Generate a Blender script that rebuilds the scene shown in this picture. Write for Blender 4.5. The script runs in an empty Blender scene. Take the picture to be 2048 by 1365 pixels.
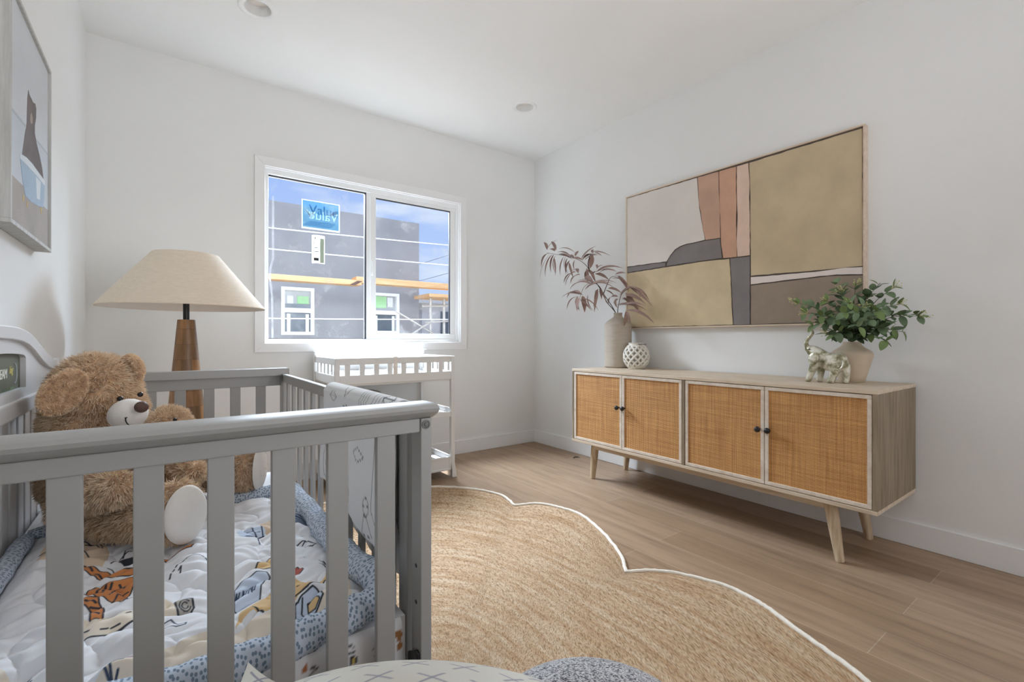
import bpy, bmesh, math, random
import numpy as np
from mathutils import Vector, Matrix, Quaternion

# ------------------------------------------------------------------ camera
SC = bpy.context.scene
COL = SC.collection
FPX, YAW, HORIZON = 941.9, 0.634745, 678.76        # focal length in px (2048 wide), heading, horizon row
SN, CN = math.sin(YAW), math.cos(YAW)
cam_d = bpy.data.cameras.new('camera')
cam = bpy.data.objects.new('camera', cam_d)
COL.objects.link(cam)
cam.location = (0, 0, 1.0)
cam.rotation_euler = (math.pi / 2, 0, -YAW)
cam_d.sensor_fit = 'HORIZONTAL'
cam_d.sensor_width = 36.0
cam_d.lens = FPX / 2048 * 36.0
cam_d.shift_y = (HORIZON - 682.5) / 2048
cam_d.clip_start = 0.02
cam_d.clip_end = 400
SC.camera = cam

# ------------------------------------------------------------------ colour management
SC.view_settings.view_transform = 'Standard'
SC.view_settings.look = 'None'
SC.view_settings.gamma = 1.0
SC.view_settings.use_curve_mapping = False
SC.view_settings.exposure = 1.5
SC.cycles.max_bounces = 10
SC.cycles.diffuse_bounces = 6
SC.cycles.transparent_max_bounces = 16
SC.cycles.sample_clamp_indirect = 6.0
SC.cycles.caustics_reflective = False
SC.cycles.caustics_refractive = False
SC.cycles.use_denoising = True


def lin(r, g, b):
    def f(v):
        v /= 255.0
        return v / 12.92 if v <= 0.04045 else ((v + 0.055) / 1.055) ** 2.4
    return (f(r), f(g), f(b), 1.0)


# ------------------------------------------------------------------ sky, sun, added fill lamps
W = bpy.data.worlds.new('sky')
SC.world = W
W.use_nodes = True
wn, wl = W.node_tree.nodes, W.node_tree.links
wn.clear()
w_out = wn.new('ShaderNodeOutputWorld')
w_bg = wn.new('ShaderNodeBackground')
w_tc = wn.new('ShaderNodeTexCoord')
w_sep = wn.new('ShaderNodeSeparateXYZ')
w_grad = wn.new('ShaderNodeValToRGB')
w_grad.color_ramp.elements[0].position = 0.0
w_grad.color_ramp.elements[0].color = lin(206, 224, 255)
w_grad.color_ramp.elements[1].position = 0.32
w_grad.color_ramp.elements[1].color = lin(164, 192, 250)
w_map = wn.new('ShaderNodeMapping')
w_map.inputs['Scale'].default_value = (3.0, 3.0, 11.0)
w_noise = wn.new('ShaderNodeTexNoise')
w_noise.inputs['Scale'].default_value = 1.5
w_noise.inputs['Detail'].default_value = 6
w_cl = wn.new('ShaderNodeValToRGB')
w_cl.color_ramp.elements[0].position = 0.47
w_cl.color_ramp.elements[1].position = 0.72
w_mix = wn.new('ShaderNodeMix')
w_mix.data_type = 'RGBA'
w_mix.inputs[7].default_value = lin(240, 246, 255)
wl.new(w_tc.outputs['Generated'], w_sep.inputs[0])
wl.new(w_sep.outputs['Z'], w_grad.inputs[0])
wl.new(w_tc.outputs['Generated'], w_map.inputs[0])
wl.new(w_map.outputs[0], w_noise.inputs['Vector'])
wl.new(w_noise.outputs['Fac'], w_cl.inputs[0])
wl.new(w_cl.outputs[0], w_mix.inputs[0])
wl.new(w_grad.outputs[0], w_mix.inputs[6])
wl.new(w_mix.outputs[2], w_bg.inputs['Color'])
w_bg.inputs['Strength'].default_value = 0.37
wl.new(w_bg.outputs[0], w_out.inputs[0])


def light(name, kind, energy, loc, aim=None, size=1.0, size_y=None, color=(1, 1, 1), spread=None):
    d = bpy.data.lights.new(name, kind)
    d.energy = energy
    d.color = color
    if spread:
        d.spread = math.radians(spread)
    if kind == 'AREA':
        d.shape = 'RECTANGLE'
        d.size = size
        d.size_y = size_y or size
    o = bpy.data.objects.new(name, d)
    COL.objects.link(o)
    o.location = loc
    if aim is not None:
        o.rotation_euler = (Vector(aim) - Vector(loc)).to_track_quat('-Z', 'Y').to_euler()
    return o


sun = light('sun', 'SUN', 3.5, (3, 8, 12), (3 - 0.20, 8 - 0.36, 12 - 1.0), color=(0.90, 0.97, 1.12))
sun.data.angle = math.radians(0.6)
# unseen area lamps, added to brighten the room beyond sun and sky
light('sky_fill', 'AREA', 285.0, (1.5, 4.75, 3.1), (1.1, 2.2, 0.8), 2.6, 1.6, (0.88, 0.98, 1.15))  # added lamp outside above the window, strengthens the skylight
light('ceiling_fill', 'AREA', 6.0, (1.2, -0.95, 1.25), (0.85, 0.85, 2.74), 0.9, 0.9, (0.96, 0.98, 1.04), 125)  # added lamp aimed up, fills the room by ceiling bounce
light('rear_fill', 'AREA', 7.5, (1.5, -1.28, 1.3), (0.6, 2.5, 1.3), 2.4, 2.2, (0.96, 0.98, 1.06))  # added fill lamp behind the camera

# ------------------------------------------------------------------ room measures (metres)
XL, XR, YB, HC, YS = -0.363, 2.910, 3.583, 2.743, -1.35


def ray(px, py):
    u = (px - 1024) / FPX
    return Vector((SN + u * CN, CN - u * SN, (HORIZON - py) / FPX))


def onX(px, py, x):
    r = ray(px, py); return Vector((0, 0, 1)) + r * (x / r.x)


def onY(px, py, y):
    r = ray(px, py); return Vector((0, 0, 1)) + r * (y / r.y)


def onZ(px, py, z):
    r = ray(px, py); return Vector((0, 0, 1)) + r * ((z - 1) / r.z)


def onT(px, py, t):
    return Vector((0, 0, 1)) + ray(px, py) * t


# ------------------------------------------------------------------ materials
def new_mat(name):
    m = bpy.data.materials.new(name)
    m.use_nodes = True
    nt = m.node_tree
    b = nt.nodes['Principled BSDF']
    return m, nt.nodes, nt.links, b


def noise_node(n, l, scale, detail=4, mapping=None, coord='Object', rough=0.55):
    tc = n.new('ShaderNodeTexCoord')
    t = n.new('ShaderNodeTexNoise')
    t.inputs['Scale'].default_value = scale
    t.inputs['Detail'].default_value = detail
    t.inputs['Roughness'].default_value = rough
    if mapping:
        mp = n.new('ShaderNodeMapping')
        mp.inputs['Scale'].default_value = mapping
        l.new(tc.outputs[coord], mp.inputs[0])
        l.new(mp.outputs[0], t.inputs['Vector'])
    else:
        l.new(tc.outputs[coord], t.inputs['Vector'])
    return t


def ramp(n, stops):
    r = n.new('ShaderNodeValToRGB')
    e = r.color_ramp.elements
    while len(e) < len(stops):
        e.new(0.5)
    for i, (p, c) in enumerate(stops):
        e[i].position = p
        e[i].color = c
    return r


def mixn(n, kind='MIX', fac=0.5):
    m = n.new('ShaderNodeMix')
    m.data_type = 'RGBA'
    m.blend_type = kind
    m.inputs[0].default_value = fac
    return m


def mat(name, col, rough=0.6, var=0.06, scale=8.0, bump=0.0, bscale=60.0, metal=0.0, mapping=None, sheen=0.0, spec=0.5):
    """plain painted / fabric / ceramic surface with a little noise variation"""
    m, n, l, b = new_mat(name)
    t = noise_node(n, l, scale, 4, mapping)
    c = lin(*col)
    lo = tuple(max(0, v * (1 - var)) for v in c[:3]) + (1,)
    hi = tuple(min(1, v * (1 + var)) for v in c[:3]) + (1,)
    r = ramp(n, [(0.3, lo), (0.7, hi)])
    l.new(t.outputs['Fac'], r.inputs[0])
    l.new(r.outputs[0], b.inputs['Base Color'])
    b.inputs['Roughness'].default_value = rough
    b.inputs['Metallic'].default_value = metal
    b.inputs['Specular IOR Level'].default_value = spec
    if sheen:
        b.inputs['Sheen Weight'].default_value = sheen
    if bump:
        t2 = noise_node(n, l, bscale, 3, mapping)
        bp = n.new('ShaderNodeBump')
        bp.inputs['Strength'].default_value = bump
        bp.inputs['Distance'].default_value = 0.004
        l.new(t2.outputs['Fac'], bp.inputs['Height'])
        l.new(bp.outputs[0], b.inputs['Normal'])
    return m


def wood(name, stops, mapping, scale=6.0, rough=0.5, bump=0.15, fine=0.25):
    """grain stretched along one axis through the mapping scale"""
    m, n, l, b = new_mat(name)
    t = noise_node(n, l, scale, 6, mapping, rough=0.6)
    r = ramp(n, [(p, lin(*c)) for p, c in stops])
    l.new(t.outputs['Fac'], r.inputs[0])
    t2 = noise_node(n, l, scale * 7, 3, mapping)
    r2 = ramp(n, [(0.3, (0.72, 0.72, 0.72, 1)), (0.65, (1, 1, 1, 1))])
    l.new(t2.outputs['Fac'], r2.inputs[0])
    mx = mixn(n, 'MULTIPLY', fine)
    l.new(r.outputs[0], mx.inputs[6])
    l.new(r2.outputs[0], mx.inputs[7])
    l.new(mx.outputs[2], b.inputs['Base Color'])
    b.inputs['Roughness'].default_value = rough
    bp = n.new('ShaderNodeBump')
    bp.inputs['Strength'].default_value = bump
    bp.inputs['Distance'].default_value = 0.002
    l.new(t2.outputs['Fac'], bp.inputs['Height'])
    l.new(bp.outputs[0], b.inputs['Normal'])
    return m


def attr_mat(name, rough=0.8, bump=0.1, bscale=300, sheen=0.1):
    """cloth whose print is a colour attribute of the mesh"""
    m, n, l, b = new_mat(name)
    a = n.new('ShaderNodeAttribute')
    a.attribute_name = 'print'
    l.new(a.outputs['Color'], b.inputs['Base Color'])
    b.inputs['Roughness'].default_value = rough
    b.inputs['Sheen Weight'].default_value = sheen
    t = noise_node(n, l, bscale, 2)
    bp = n.new('ShaderNodeBump')
    bp.inputs['Strength'].default_value = bump
    bp.inputs['Distance'].default_value = 0.002
    l.new(t.outputs['Fac'], bp.inputs['Height'])
    l.new(bp.outputs[0], b.inputs['Normal'])
    return m


M = {}
M['wall'] = mat('wall_paint', (233, 233, 231), 0.85, 0.01, 3, 0.12, 180, spec=0.2)
M['ceiling'] = mat('ceiling_paint', (238, 238, 236), 0.9, 0.01, 3, spec=0.2)
M['trim'] = mat('trim_paint', (236, 236, 235), 0.45, 0.01, 3)
M['vinyl'] = mat('window_vinyl', (240, 241, 240), 0.35, 0.01, 3)
M['white'] = mat('white_lacquer', (226, 226, 224), 0.4, 0.015, 3)
M['crib'] = mat('crib_paint_shaded', (159, 158, 155), 0.38, 0.02, 2)  # crib paint darkened, shade of the backlit sides put into the colour
M['crib_back'] = mat('crib_paint_lit', (222, 222, 223), 0.38, 0.02, 2)  # same crib paint lightened, window light on the back panel put into the colour
M['black'] = mat('black_metal', (22, 22, 22), 0.4, 0.1, 20)
M['dark_gasket'] = mat('dark_gasket', (40, 42, 48), 0.6, 0.1, 20)
M['steel'] = mat('bolt_steel', (95, 95, 92), 0.35, 0.1, 30, metal=0.8)
M['shade'] = mat('linen_shade', (234, 219, 198), 0.9, 0.05, 40, 0.25, 350, mapping=(1, 1, 4))
M['shade_in'] = mat('shade_lining', (235, 228, 220), 0.8, 0.02, 10)
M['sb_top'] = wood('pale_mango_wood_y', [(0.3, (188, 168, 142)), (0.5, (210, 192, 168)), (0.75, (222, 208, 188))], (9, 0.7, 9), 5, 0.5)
M['sb_side'] = wood('mango_wood_z_shaded', [(0.28, (110, 95, 76)), (0.5, (140, 124, 102)), (0.75, (166, 150, 128))], (9, 9, 0.7), 5, 0.55)  # same wood darkened, shade of the sides turned from the window painted in
M['sb_frame'] = wood('whitewashed_wood', [(0.3, (205, 188, 168)), (0.6, (226, 214, 198)), (0.8, (234, 226, 214))], (6, 3, 3), 6, 0.55)
M['sb_leg'] = wood('turned_leg_wood', [(0.28, (168, 144, 116)), (0.55, (205, 184, 154)), (0.8, (220, 206, 182))], (12, 12, 1), 6, 0.5)
M['art_frame'] = wood('maple_frame', [(0.3, (206, 184, 160)), (0.7, (226, 208, 188))], (6, 1, 6), 6, 0.5)
M['grey_frame'] = wood('grey_wash_frame', [(0.3, (176, 176, 172)), (0.7, (206, 206, 202))], (9, 9, 0.8), 6, 0.6)
M['ceramic'] = mat('sand_ceramic', (208, 190, 166), 0.75, 0.04, 25, 0.1, 250)
M['ceramic_ribbed'] = mat('ribbed_ceramic', (184, 173, 158), 0.85, 0.06, 14, 0.5, 60, mapping=(1, 1, 5))
M['lantern'] = mat('glazed_lattice', (222, 218, 208), 0.4, 0.06, 25)
M['branch'] = mat('brown_stem', (62, 48, 40), 0.7, 0.15, 30)
M['willow'] = mat('brown_willow_leaf', (150, 124, 114), 0.7, 0.25, 14)
M['stem'] = mat('green_stem', (84, 92, 62), 0.7, 0.15, 30)
M['leaf'] = mat('eucalyptus_leaf', (106, 128, 94), 0.6, 0.35, 9)
M['leaf2'] = mat('young_leaf', (104, 126, 72), 0.55, 0.3, 9)
M['bud'] = mat('pale_bud', (206, 204, 140), 0.7, 0.15, 40)
M['plush_white'] = mat('cream_velour', (236, 230, 222), 0.9, 0.03, 20, 0.15, 300, sheen=0.3)
M['nose'] = mat('brown_nose', (92, 66, 56), 0.55, 0.1, 40, 0.2, 400)
M['eye'] = mat('glossy_eye', (20, 14, 12), 0.08, 0.05, 10)
M['thread'] = mat('black_thread', (28, 26, 26), 0.8, 0.05, 10)
M['stucco'] = mat('grey_stucco', (150, 149, 151), 0.95, 0.14, 1.4, 0.4, 30)
M['plank_out'] = wood('scaffold_board', [(0.3, (206, 160, 112)), (0.7, (232, 192, 146))], (0.6, 8, 8), 4, 0.7)
M['ext_white'] = mat('outdoor_vinyl', (244, 244, 244), 0.5, 0.01, 3)
M['ext_dark'] = mat('unlit_interior', (96, 104, 112), 0.3, 0.3, 2.5)
M['ext_grey'] = mat('pane_grey', (176, 178, 178), 0.3, 0.1, 3)
M['green_paper'] = mat('green_notice', (170, 216, 160), 0.8, 0.05, 8)
M['white_paper'] = mat('white_notice', (228, 230, 230), 0.8, 0.03, 8)
M['cable'] = mat('pale_cable', (196, 196, 198), 0.6, 0.03, 8)
M['cable_dark'] = mat('grey_cable', (130, 140, 160), 0.6, 0.05, 8)
M['tube'] = mat('scaffold_tube', (196, 192, 186), 0.5, 0.1, 8, metal=0.2)
M['ground'] = mat('bare_ground', (150, 140, 126), 0.95, 0.2, 2)
M['fence_out'] = mat('pale_siding', (214, 212, 212), 0.8, 0.08, 4)
M['hill'] = mat('distant_clutter', (120, 124, 140), 0.9, 0.35, 1.5)


def glass_mat():
    m, n, l, b = new_mat('window_glass')
    n.remove(b)
    out = [x for x in n if x.type == 'OUTPUT_MATERIAL'][0]
    tr = n.new('ShaderNodeBsdfTransparent')
    tr.inputs[0].default_value = (0.97, 0.985, 0.98, 1)
    gl = n.new('ShaderNodeBsdfGlossy')
    gl.inputs['Roughness'].default_value = 0.02
    df = n.new('ShaderNodeBsdfDiffuse')
    df.inputs[0].default_value = (0.9, 0.9, 0.9, 1)
    t = noise_node(n, l, 9, 8, rough=0.75)
    r = ramp(n, [(0.52, (0.0, 0.0, 0.0, 1)), (0.85, (0.30, 0.30, 0.30, 1))])
    l.new(t.outputs['Fac'], r.inputs[0])
    m1 = n.new('ShaderNodeMixShader')
    m2 = n.new('ShaderNodeMixShader')
    m1.inputs[0].default_value = 0.004; l.new(tr.outputs[0], m1.inputs[1]); l.new(gl.outputs[0], m1.inputs[2])
    l.new(r.outputs[0], m2.inputs[0]); l.new(m1.outputs[0], m2.inputs[1]); l.new(df.outputs[0], m2.inputs[2])
    l.new(m2.outputs[0], out.inputs[0])
    return m


def film_mat(name, col, fac):
    m, n, l, b = new_mat(name)
    out = [x for x in n if x.type == 'OUTPUT_MATERIAL'][0]
    tr = n.new('ShaderNodeBsdfTransparent')
    t = noise_node(n, l, 14, 3)
    r = ramp(n, [(0.2, (fac * 0.6,) * 3 + (1,)), (0.8, (min(1, fac * 1.3),) * 3 + (1,))])
    l.new(t.outputs['Fac'], r.inputs[0])
    b.inputs['Base Color'].default_value = lin(*col)
    mx = n.new('ShaderNodeMixShader')
    l.new(r.outputs[0], mx.inputs[0]); l.new(tr.outputs[0], mx.inputs[1]); l.new(b.outputs[0], mx.inputs[2])
    l.new(mx.outputs[0], out.inputs[0])
    return m


M['glass'] = glass_mat()
M['film'] = film_mat('dried_smear', (235, 238, 245), 0.45)


def paper_lit(name, col, see=0.0):
    """thin paper or vinyl that lets daylight through"""
    m, n, l, b = new_mat(name)
    out = [x for x in n if x.type == 'OUTPUT_MATERIAL'][0]
    tl = n.new('ShaderNodeBsdfTranslucent')
    t = noise_node(n, l, 30, 3)
    c = lin(*col)
    r = ramp(n, [(0.3, tuple(v * 0.94 for v in c[:3]) + (1,)), (0.7, c)])
    l.new(t.outputs['Fac'], r.inputs[0])
    l.new(r.outputs[0], tl.inputs[0])
    l.new(r.outputs[0], b.inputs['Base Color'])
    b.inputs['Roughness'].default_value = 0.6
    mx = n.new('ShaderNodeMixShader')
    mx.inputs[0].default_value = 0.5
    l.new(b.outputs[0], mx.inputs[1]); l.new(tl.outputs[0], mx.inputs[2])
    tr = n.new('ShaderNodeBsdfTransparent')
    tr.inputs[0].default_value = tuple(0.82 * min(1, v * 2.0) ** 0.42 + 0.1 for v in c[:3]) + (1,)
    m2 = n.new('ShaderNodeMixShader')
    m2.inputs[0].default_value = see
    l.new(mx.outputs[0], m2.inputs[1]); l.new(tr.outputs[0], m2.inputs[2])
    l.new(m2.outputs[0], out.inputs[0])
    return m


M['stk_blue'] = paper_lit('blue_sticker', (108, 160, 186), 0.94)
M['stk_dark'] = paper_lit('dark_blue_print', (78, 134, 164))
M['stk_white'] = paper_lit('white_sticker', (206, 210, 212))
M['stk_cream'] = paper_lit('cream_label', (184, 186, 170))
M['stk_black'] = paper_lit('black_print', (38, 40, 40))


def floor_mat():
    m, n, l, b = new_mat('oak_planks')
    tc = n.new('ShaderNodeTexCoord')
    mp = n.new('ShaderNodeMapping')
    mp.inputs['Rotation'].default_value = (0, 0, math.pi / 2)
    l.new(tc.outputs['Object'], mp.inputs[0])
    br = n.new('ShaderNodeTexBrick')
    br.offset = 0.37
    br.inputs['Scale'].default_value = 1.0
    br.inputs['Brick Width'].default_value = 1.45
    br.inputs['Row Height'].default_value = 0.18
    br.inputs['Mortar Size'].default_value = 0.0011
    br.inputs['Mortar Smooth'].default_value = 0.3
    br.inputs['Bias'].default_value = 0.0
    br.inputs['Color1'].default_value = lin(176, 150, 124)
    br.inputs['Color2'].default_value = lin(152, 126, 100)
    br.inputs['Mortar'].default_value = lin(196, 178, 158)
    l.new(mp.outputs[0], br.inputs['Vector'])
    t = noise_node(n, l, 3.2, 7, (7, 0.55, 1), rough=0.62)
    r = ramp(n, [(0.26, (0.50, 0.48, 0.46, 1)), (0.5, (0.90, 0.89, 0.88, 1)), (0.75, (1.10, 1.08, 1.06, 1))])
    l.new(t.outputs['Fac'], r.inputs[0])
    mx = mixn(n, 'MULTIPLY', 0.85)
    l.new(br.outputs['Color'], mx.inputs[6]); l.new(r.outputs[0], mx.inputs[7])
    t2 = noise_node(n, l, 30, 3, (8, 0.5, 1))
    r2 = ramp(n, [(0.3, (0.86, 0.86, 0.86, 1)), (0.7, (1, 1, 1, 1))])
    l.new(t2.outputs['Fac'], r2.inputs[0])
    mx2 = mixn(n, 'MULTIPLY', 0.7)
    l.new(mx.outputs[2], mx2.inputs[6]); l.new(r2.outputs[0], mx2.inputs[7])
    l.new(mx2.outputs[2], b.inputs['Base Color'])
    b.inputs['Roughness'].default_value = 0.42
    bp = n.new('ShaderNodeBump')
    bp.inputs['Strength'].default_value = 0.08
    bp.inputs['Distance'].default_value = 0.002
    l.new(t2.outputs['Fac'], bp.inputs['Height'])
    l.new(bp.outputs[0], b.inputs['Normal'])
    return m


M['floor'] = floor_mat()


def cane_mat():
    """fine woven cane: warp and weft threads with streaky tone changes"""
    m, n, l, b = new_mat('woven_cane')
    tc = n.new('ShaderNodeTexCoord')

    def wave(direction, scale, dist):
        w = n.new('ShaderNodeTexWave')
        w.bands_direction = direction
        w.inputs['Scale'].default_value = scale
        w.inputs['Distortion'].default_value = dist
        w.inputs['Detail'].default_value = 1
        w.inputs['Detail Scale'].default_value = 0.6
        l.new(tc.outputs['Object'], w.inputs['Vector'])
        return w
    wv = wave('Y', 62, 1.2)
    wh = wave('Z', 50, 1.2)
    mxw = n.new('ShaderNodeMath'); mxw.operation = 'MULTIPLY'
    l.new(wv.outputs['Fac'], mxw.inputs[0]); l.new(wh.outputs['Fac'], mxw.inputs[1])
    base = ramp(n, [(0.0, lin(166, 110, 54)), (0.3, lin(214, 162, 96)), (1.0, lin(242, 204, 146))])
    l.new(mxw.outputs[0], base.inputs[0])
    sv = noise_node(n, l, 4, 3, (1, 26, 0.8))
    sh = noise_node(n, l, 4, 3, (1, 0.8, 26))
    rv = ramp(n, [(0.3, (0.74, 0.66, 0.58, 1)), (0.55, (1, 1, 1, 1)), (0.72, (1.14, 1.15, 1.16, 1))])
    rh = ramp(n, [(0.3, (0.80, 0.72, 0.64, 1)), (0.55, (1, 1, 1, 1)), (0.72, (1.14, 1.15, 1.16, 1))])
    l.new(sv.outputs['Fac'], rv.inputs[0]); l.new(sh.outputs['Fac'], rh.inputs[0])
    m1 = mixn(n, 'MULTIPLY', 0.9); m2 = mixn(n, 'MULTIPLY', 0.9)
    l.new(base.outputs[0], m1.inputs[6]); l.new(rv.outputs[0], m1.inputs[7])
    l.new(m1.outputs[2], m2.inputs[6]); l.new(rh.outputs[0], m2.inputs[7])
    l.new(m2.outputs[2], b.inputs['Base Color'])
    b.inputs['Roughness'].default_value = 0.6
    bp = n.new('ShaderNodeBump')
    bp.inputs['Strength'].default_value = 0.5
    bp.inputs['Distance'].default_value = 0.002
    l.new(mxw.outputs[0], bp.inputs['Height'])
    l.new(bp.outputs[0], b.inputs['Normal'])
    return m


M['cane'] = cane_mat()


def jute_mat():
    m, n, l, b = new_mat('braided_jute')
    a = n.new('ShaderNodeUVMap'); a.uv_map = 'rows'
    mp = n.new('ShaderNodeMapping'); mp.inputs['Scale'].default_value = (1, 1, 1)
    l.new(a.outputs[0], mp.inputs[0])
    # slow tone streaks along the braid
    t = n.new('ShaderNodeTexNoise'); t.inputs['Scale'].default_value = 1.0; t.inputs['Detail'].default_value = 6
    t.inputs['Roughness'].default_value = 0.7
    mp1 = n.new('ShaderNodeMapping'); mp1.inputs['Scale'].default_value = (2.2, 34, 1)
    l.new(a.outputs[0], mp1.inputs[0]); l.new(mp1.outputs[0], t.inputs['Vector'])
    r = ramp(n, [(0.25, lin(140, 106, 72)), (0.42, lin(174, 142, 106)), (0.55, lin(188, 162, 132)), (0.8, lin(206, 186, 160))])
    l.new(t.outputs['Fac'], r.inputs[0])
    # single stitches
    v = n.new('ShaderNodeTexVoronoi'); v.inputs['Scale'].default_value = 1.0
    mp2 = n.new('ShaderNodeMapping'); mp2.inputs['Scale'].default_value = (105, 150, 1)
    l.new(a.outputs[0], mp2.inputs[0]); l.new(mp2.outputs[0], v.inputs['Vector'])
    rv = ramp(n, [(0.0, (1.14, 1.13, 1.10, 1)), (0.5, (1.0, 1.0, 1.0, 1)), (0.85, (0.52, 0.44, 0.34, 1))])
    l.new(v.outputs['Distance'], rv.inputs[0])
    mx = mixn(n, 'MULTIPLY', 0.85)
    l.new(r.outputs[0], mx.inputs[6]); l.new(rv.outputs[0], mx.inputs[7])
    sp = n.new('ShaderNodeSeparateColor')
    l.new(v.outputs['Color'], sp.inputs[0])
    rr = ramp(n, [(0.0, (0.70, 0.58, 0.44, 1)), (0.25, (1, 1, 1, 1)), (1.0, (1.1, 1.1, 1.1, 1))])
    l.new(sp.outputs[0], rr.inputs[0])
    mx2 = mixn(n, 'MULTIPLY', 0.75)
    l.new(mx.outputs[2], mx2.inputs[6]); l.new(rr.outputs[0], mx2.inputs[7])
    l.new(mx2.outputs[2], b.inputs['Base Color'])
    b.inputs['Roughness'].default_value = 0.9
    bp = n.new('ShaderNodeBump'); bp.inputs['Strength'].default_value = 0.7; bp.inputs['Distance'].default_value = 0.004
    bp.invert = True
    l.new(v.outputs['Distance'], bp.inputs['Height']); l.new(bp.outputs[0], b.inputs['Normal'])
    return m


M['jute'] = jute_mat()
M['cord'] = mat('white_cotton_cord', (236, 228, 214), 0.9, 0.06, 60, 0.5, 300)


def fur_mat(name, dark, mid, light_):
    m, n, l, b = new_mat(name)
    t = noise_node(n, l, 55, 4, rough=0.7)
    t.inputs['Scale'].default_value = 55
    r = ramp(n, [(0.28, lin(*dark)), (0.5, lin(*mid)), (0.72, lin(*light_))])
    l.new(t.outputs['Fac'], r.inputs[0])
    l.new(r.outputs[0], b.inputs['Base Color'])
    b.inputs['Roughness'].default_value = 0.85
    b.inputs['Sheen Weight'].default_value = 0.4
    b.inputs['Specular IOR Level'].default_value = 0.2
    return m


M['fur'] = fur_mat('teddy_fur', (196, 164, 130), (232, 206, 174), (246, 230, 208))


M['fur_base'] = fur_mat('teddy_fur_base_shaded', (172, 136, 102), (204, 168, 132), (224, 192, 158))  # skin darker than the tufts, paints shade between them for depth
M['fur_pale'] = fur_mat('pale_teddy_fur', (206, 172, 134), (236, 206, 170), (248, 228, 202))


def dots_mat():
    """pale blue cotton with rows of slate dashes"""
    m, n, l, b = new_mat('dotted_blue_cotton')
    uv = n.new('ShaderNodeUVMap'); uv.uv_map = 'cloth'
    mp = n.new('ShaderNodeMapping'); mp.inputs['Scale'].default_value = (150, 92, 1)
    l.new(uv.outputs[0], mp.inputs[0])
    v = n.new('ShaderNodeTexVoronoi'); v.inputs['Scale'].default_value = 1.0
    v.voronoi_dimensions = '2D'
    v.inputs['Randomness'].default_value = 0.75
    l.new(mp.outputs[0], v.inputs['Vector'])
    r = ramp(n, [(0.27, lin(124, 144, 166)), (0.35, lin(204, 214, 228))])
    l.new(v.outputs['Distance'], r.inputs[0])
    l.new(r.outputs[0], b.inputs['Base Color'])
    b.inputs['Roughness'].default_value = 0.85
    return m


M['dots'] = dots_mat()


def knit_mat():
    m, n, l, b = new_mat('grey_boucle')
    tc = n.new('ShaderNodeTexCoord')
    v = n.new('ShaderNodeTexVoronoi'); v.inputs['Scale'].default_value = 340
    l.new(tc.outputs['Object'], v.inputs['Vector'])
    sp = n.new('ShaderNodeSeparateColor'); l.new(v.outputs['Color'], sp.inputs[0])
    r = ramp(n, [(0.12, lin(84, 82, 86)), (0.4, lin(164, 162, 164)), (0.8, lin(206, 204, 202))])
    l.new(sp.outputs[0], r.inputs[0]); l.new(r.outputs[0], b.inputs['Base Color'])
    b.inputs['Roughness'].default_value = 0.95
    bp = n.new('ShaderNodeBump'); bp.inputs['Strength'].default_value = 0.8; bp.inputs['Distance'].default_value = 0.003
    bp.invert = True
    l.new(v.outputs['Distance'], bp.inputs['Height']); l.new(bp.outputs[0], b.inputs['Normal'])
    return m


M['knit'] = knit_mat()


def block_mat():
    """lamp column of glued wood blocks; uv = (turn, height)"""
    m, n, l, b = new_mat('glued_wood_blocks')
    uv = n.new('ShaderNodeUVMap'); uv.uv_map = 'lathe'
    br = n.new('ShaderNodeTexBrick')
    br.offset = 0.5
    br.inputs['Scale'].default_value = 1.0
    br.inputs['Brick Width'].default_value = 0.125
    br.inputs['Row Height'].default_value = 0.075
    br.inputs['Mortar Size'].default_value = 0.0006
    br.inputs['Color1'].default_value = lin(106, 82, 58)
    br.inputs['Color2'].default_value = lin(172, 126, 80)
    br.inputs['Mortar'].default_value = lin(88, 66, 46)
    l.new(uv.outputs[0], br.inputs['Vector'])
    t = noise_node(n, l, 12, 6, (4, 4, 0.7))
    r = ramp(n, [(0.28, (0.62, 0.58, 0.54, 1)), (0.6, (1.0, 1.0, 1.0, 1)), (0.8, (1.2, 1.15, 1.05, 1))])
    l.new(t.outputs['Fac'], r.inputs[0])
    mx = mixn(n, 'MULTIPLY', 0.9)
    l.new(br.outputs['Color'], mx.inputs[6]); l.new(r.outputs[0], mx.inputs[7])
    l.new(mx.outputs[2], b.inputs['Base Color'])
    b.inputs['Roughness'].default_value = 0.42
    return m


M['blocks'] = block_mat()


def crackle_mat():
    m, n, l, b = new_mat('silver_leaf_glaze')
    t = noise_node(n, l, 26, 5, rough=0.65)
    r = ramp(n, [(0.36, lin(112, 110, 78)), (0.46, lin(176, 172, 142)), (0.56, lin(226, 222, 206)), (0.8, lin(240, 238, 228))])
    l.new(t.outputs['Fac'], r.inputs[0]); l.new(r.outputs[0], b.inputs['Base Color'])
    b.inputs['Roughness'].default_value = 0.32
    b.inputs['Metallic'].default_value = 0.25
    t2 = noise_node(n, l, 60, 3)
    bp = n.new('ShaderNodeBump'); bp.inputs['Strength'].default_value = 0.5; bp.inputs['Distance'].default_value = 0.004
    l.new(t2.outputs['Fac'], bp.inputs['Height']); l.new(bp.outputs[0], b.inputs['Normal'])
    return m


M['crackle'] = crackle_mat()


def paint(name, col, var=0.10):
    return mat(name, col, 0.85, var, 6, 0.35, 160)


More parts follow.
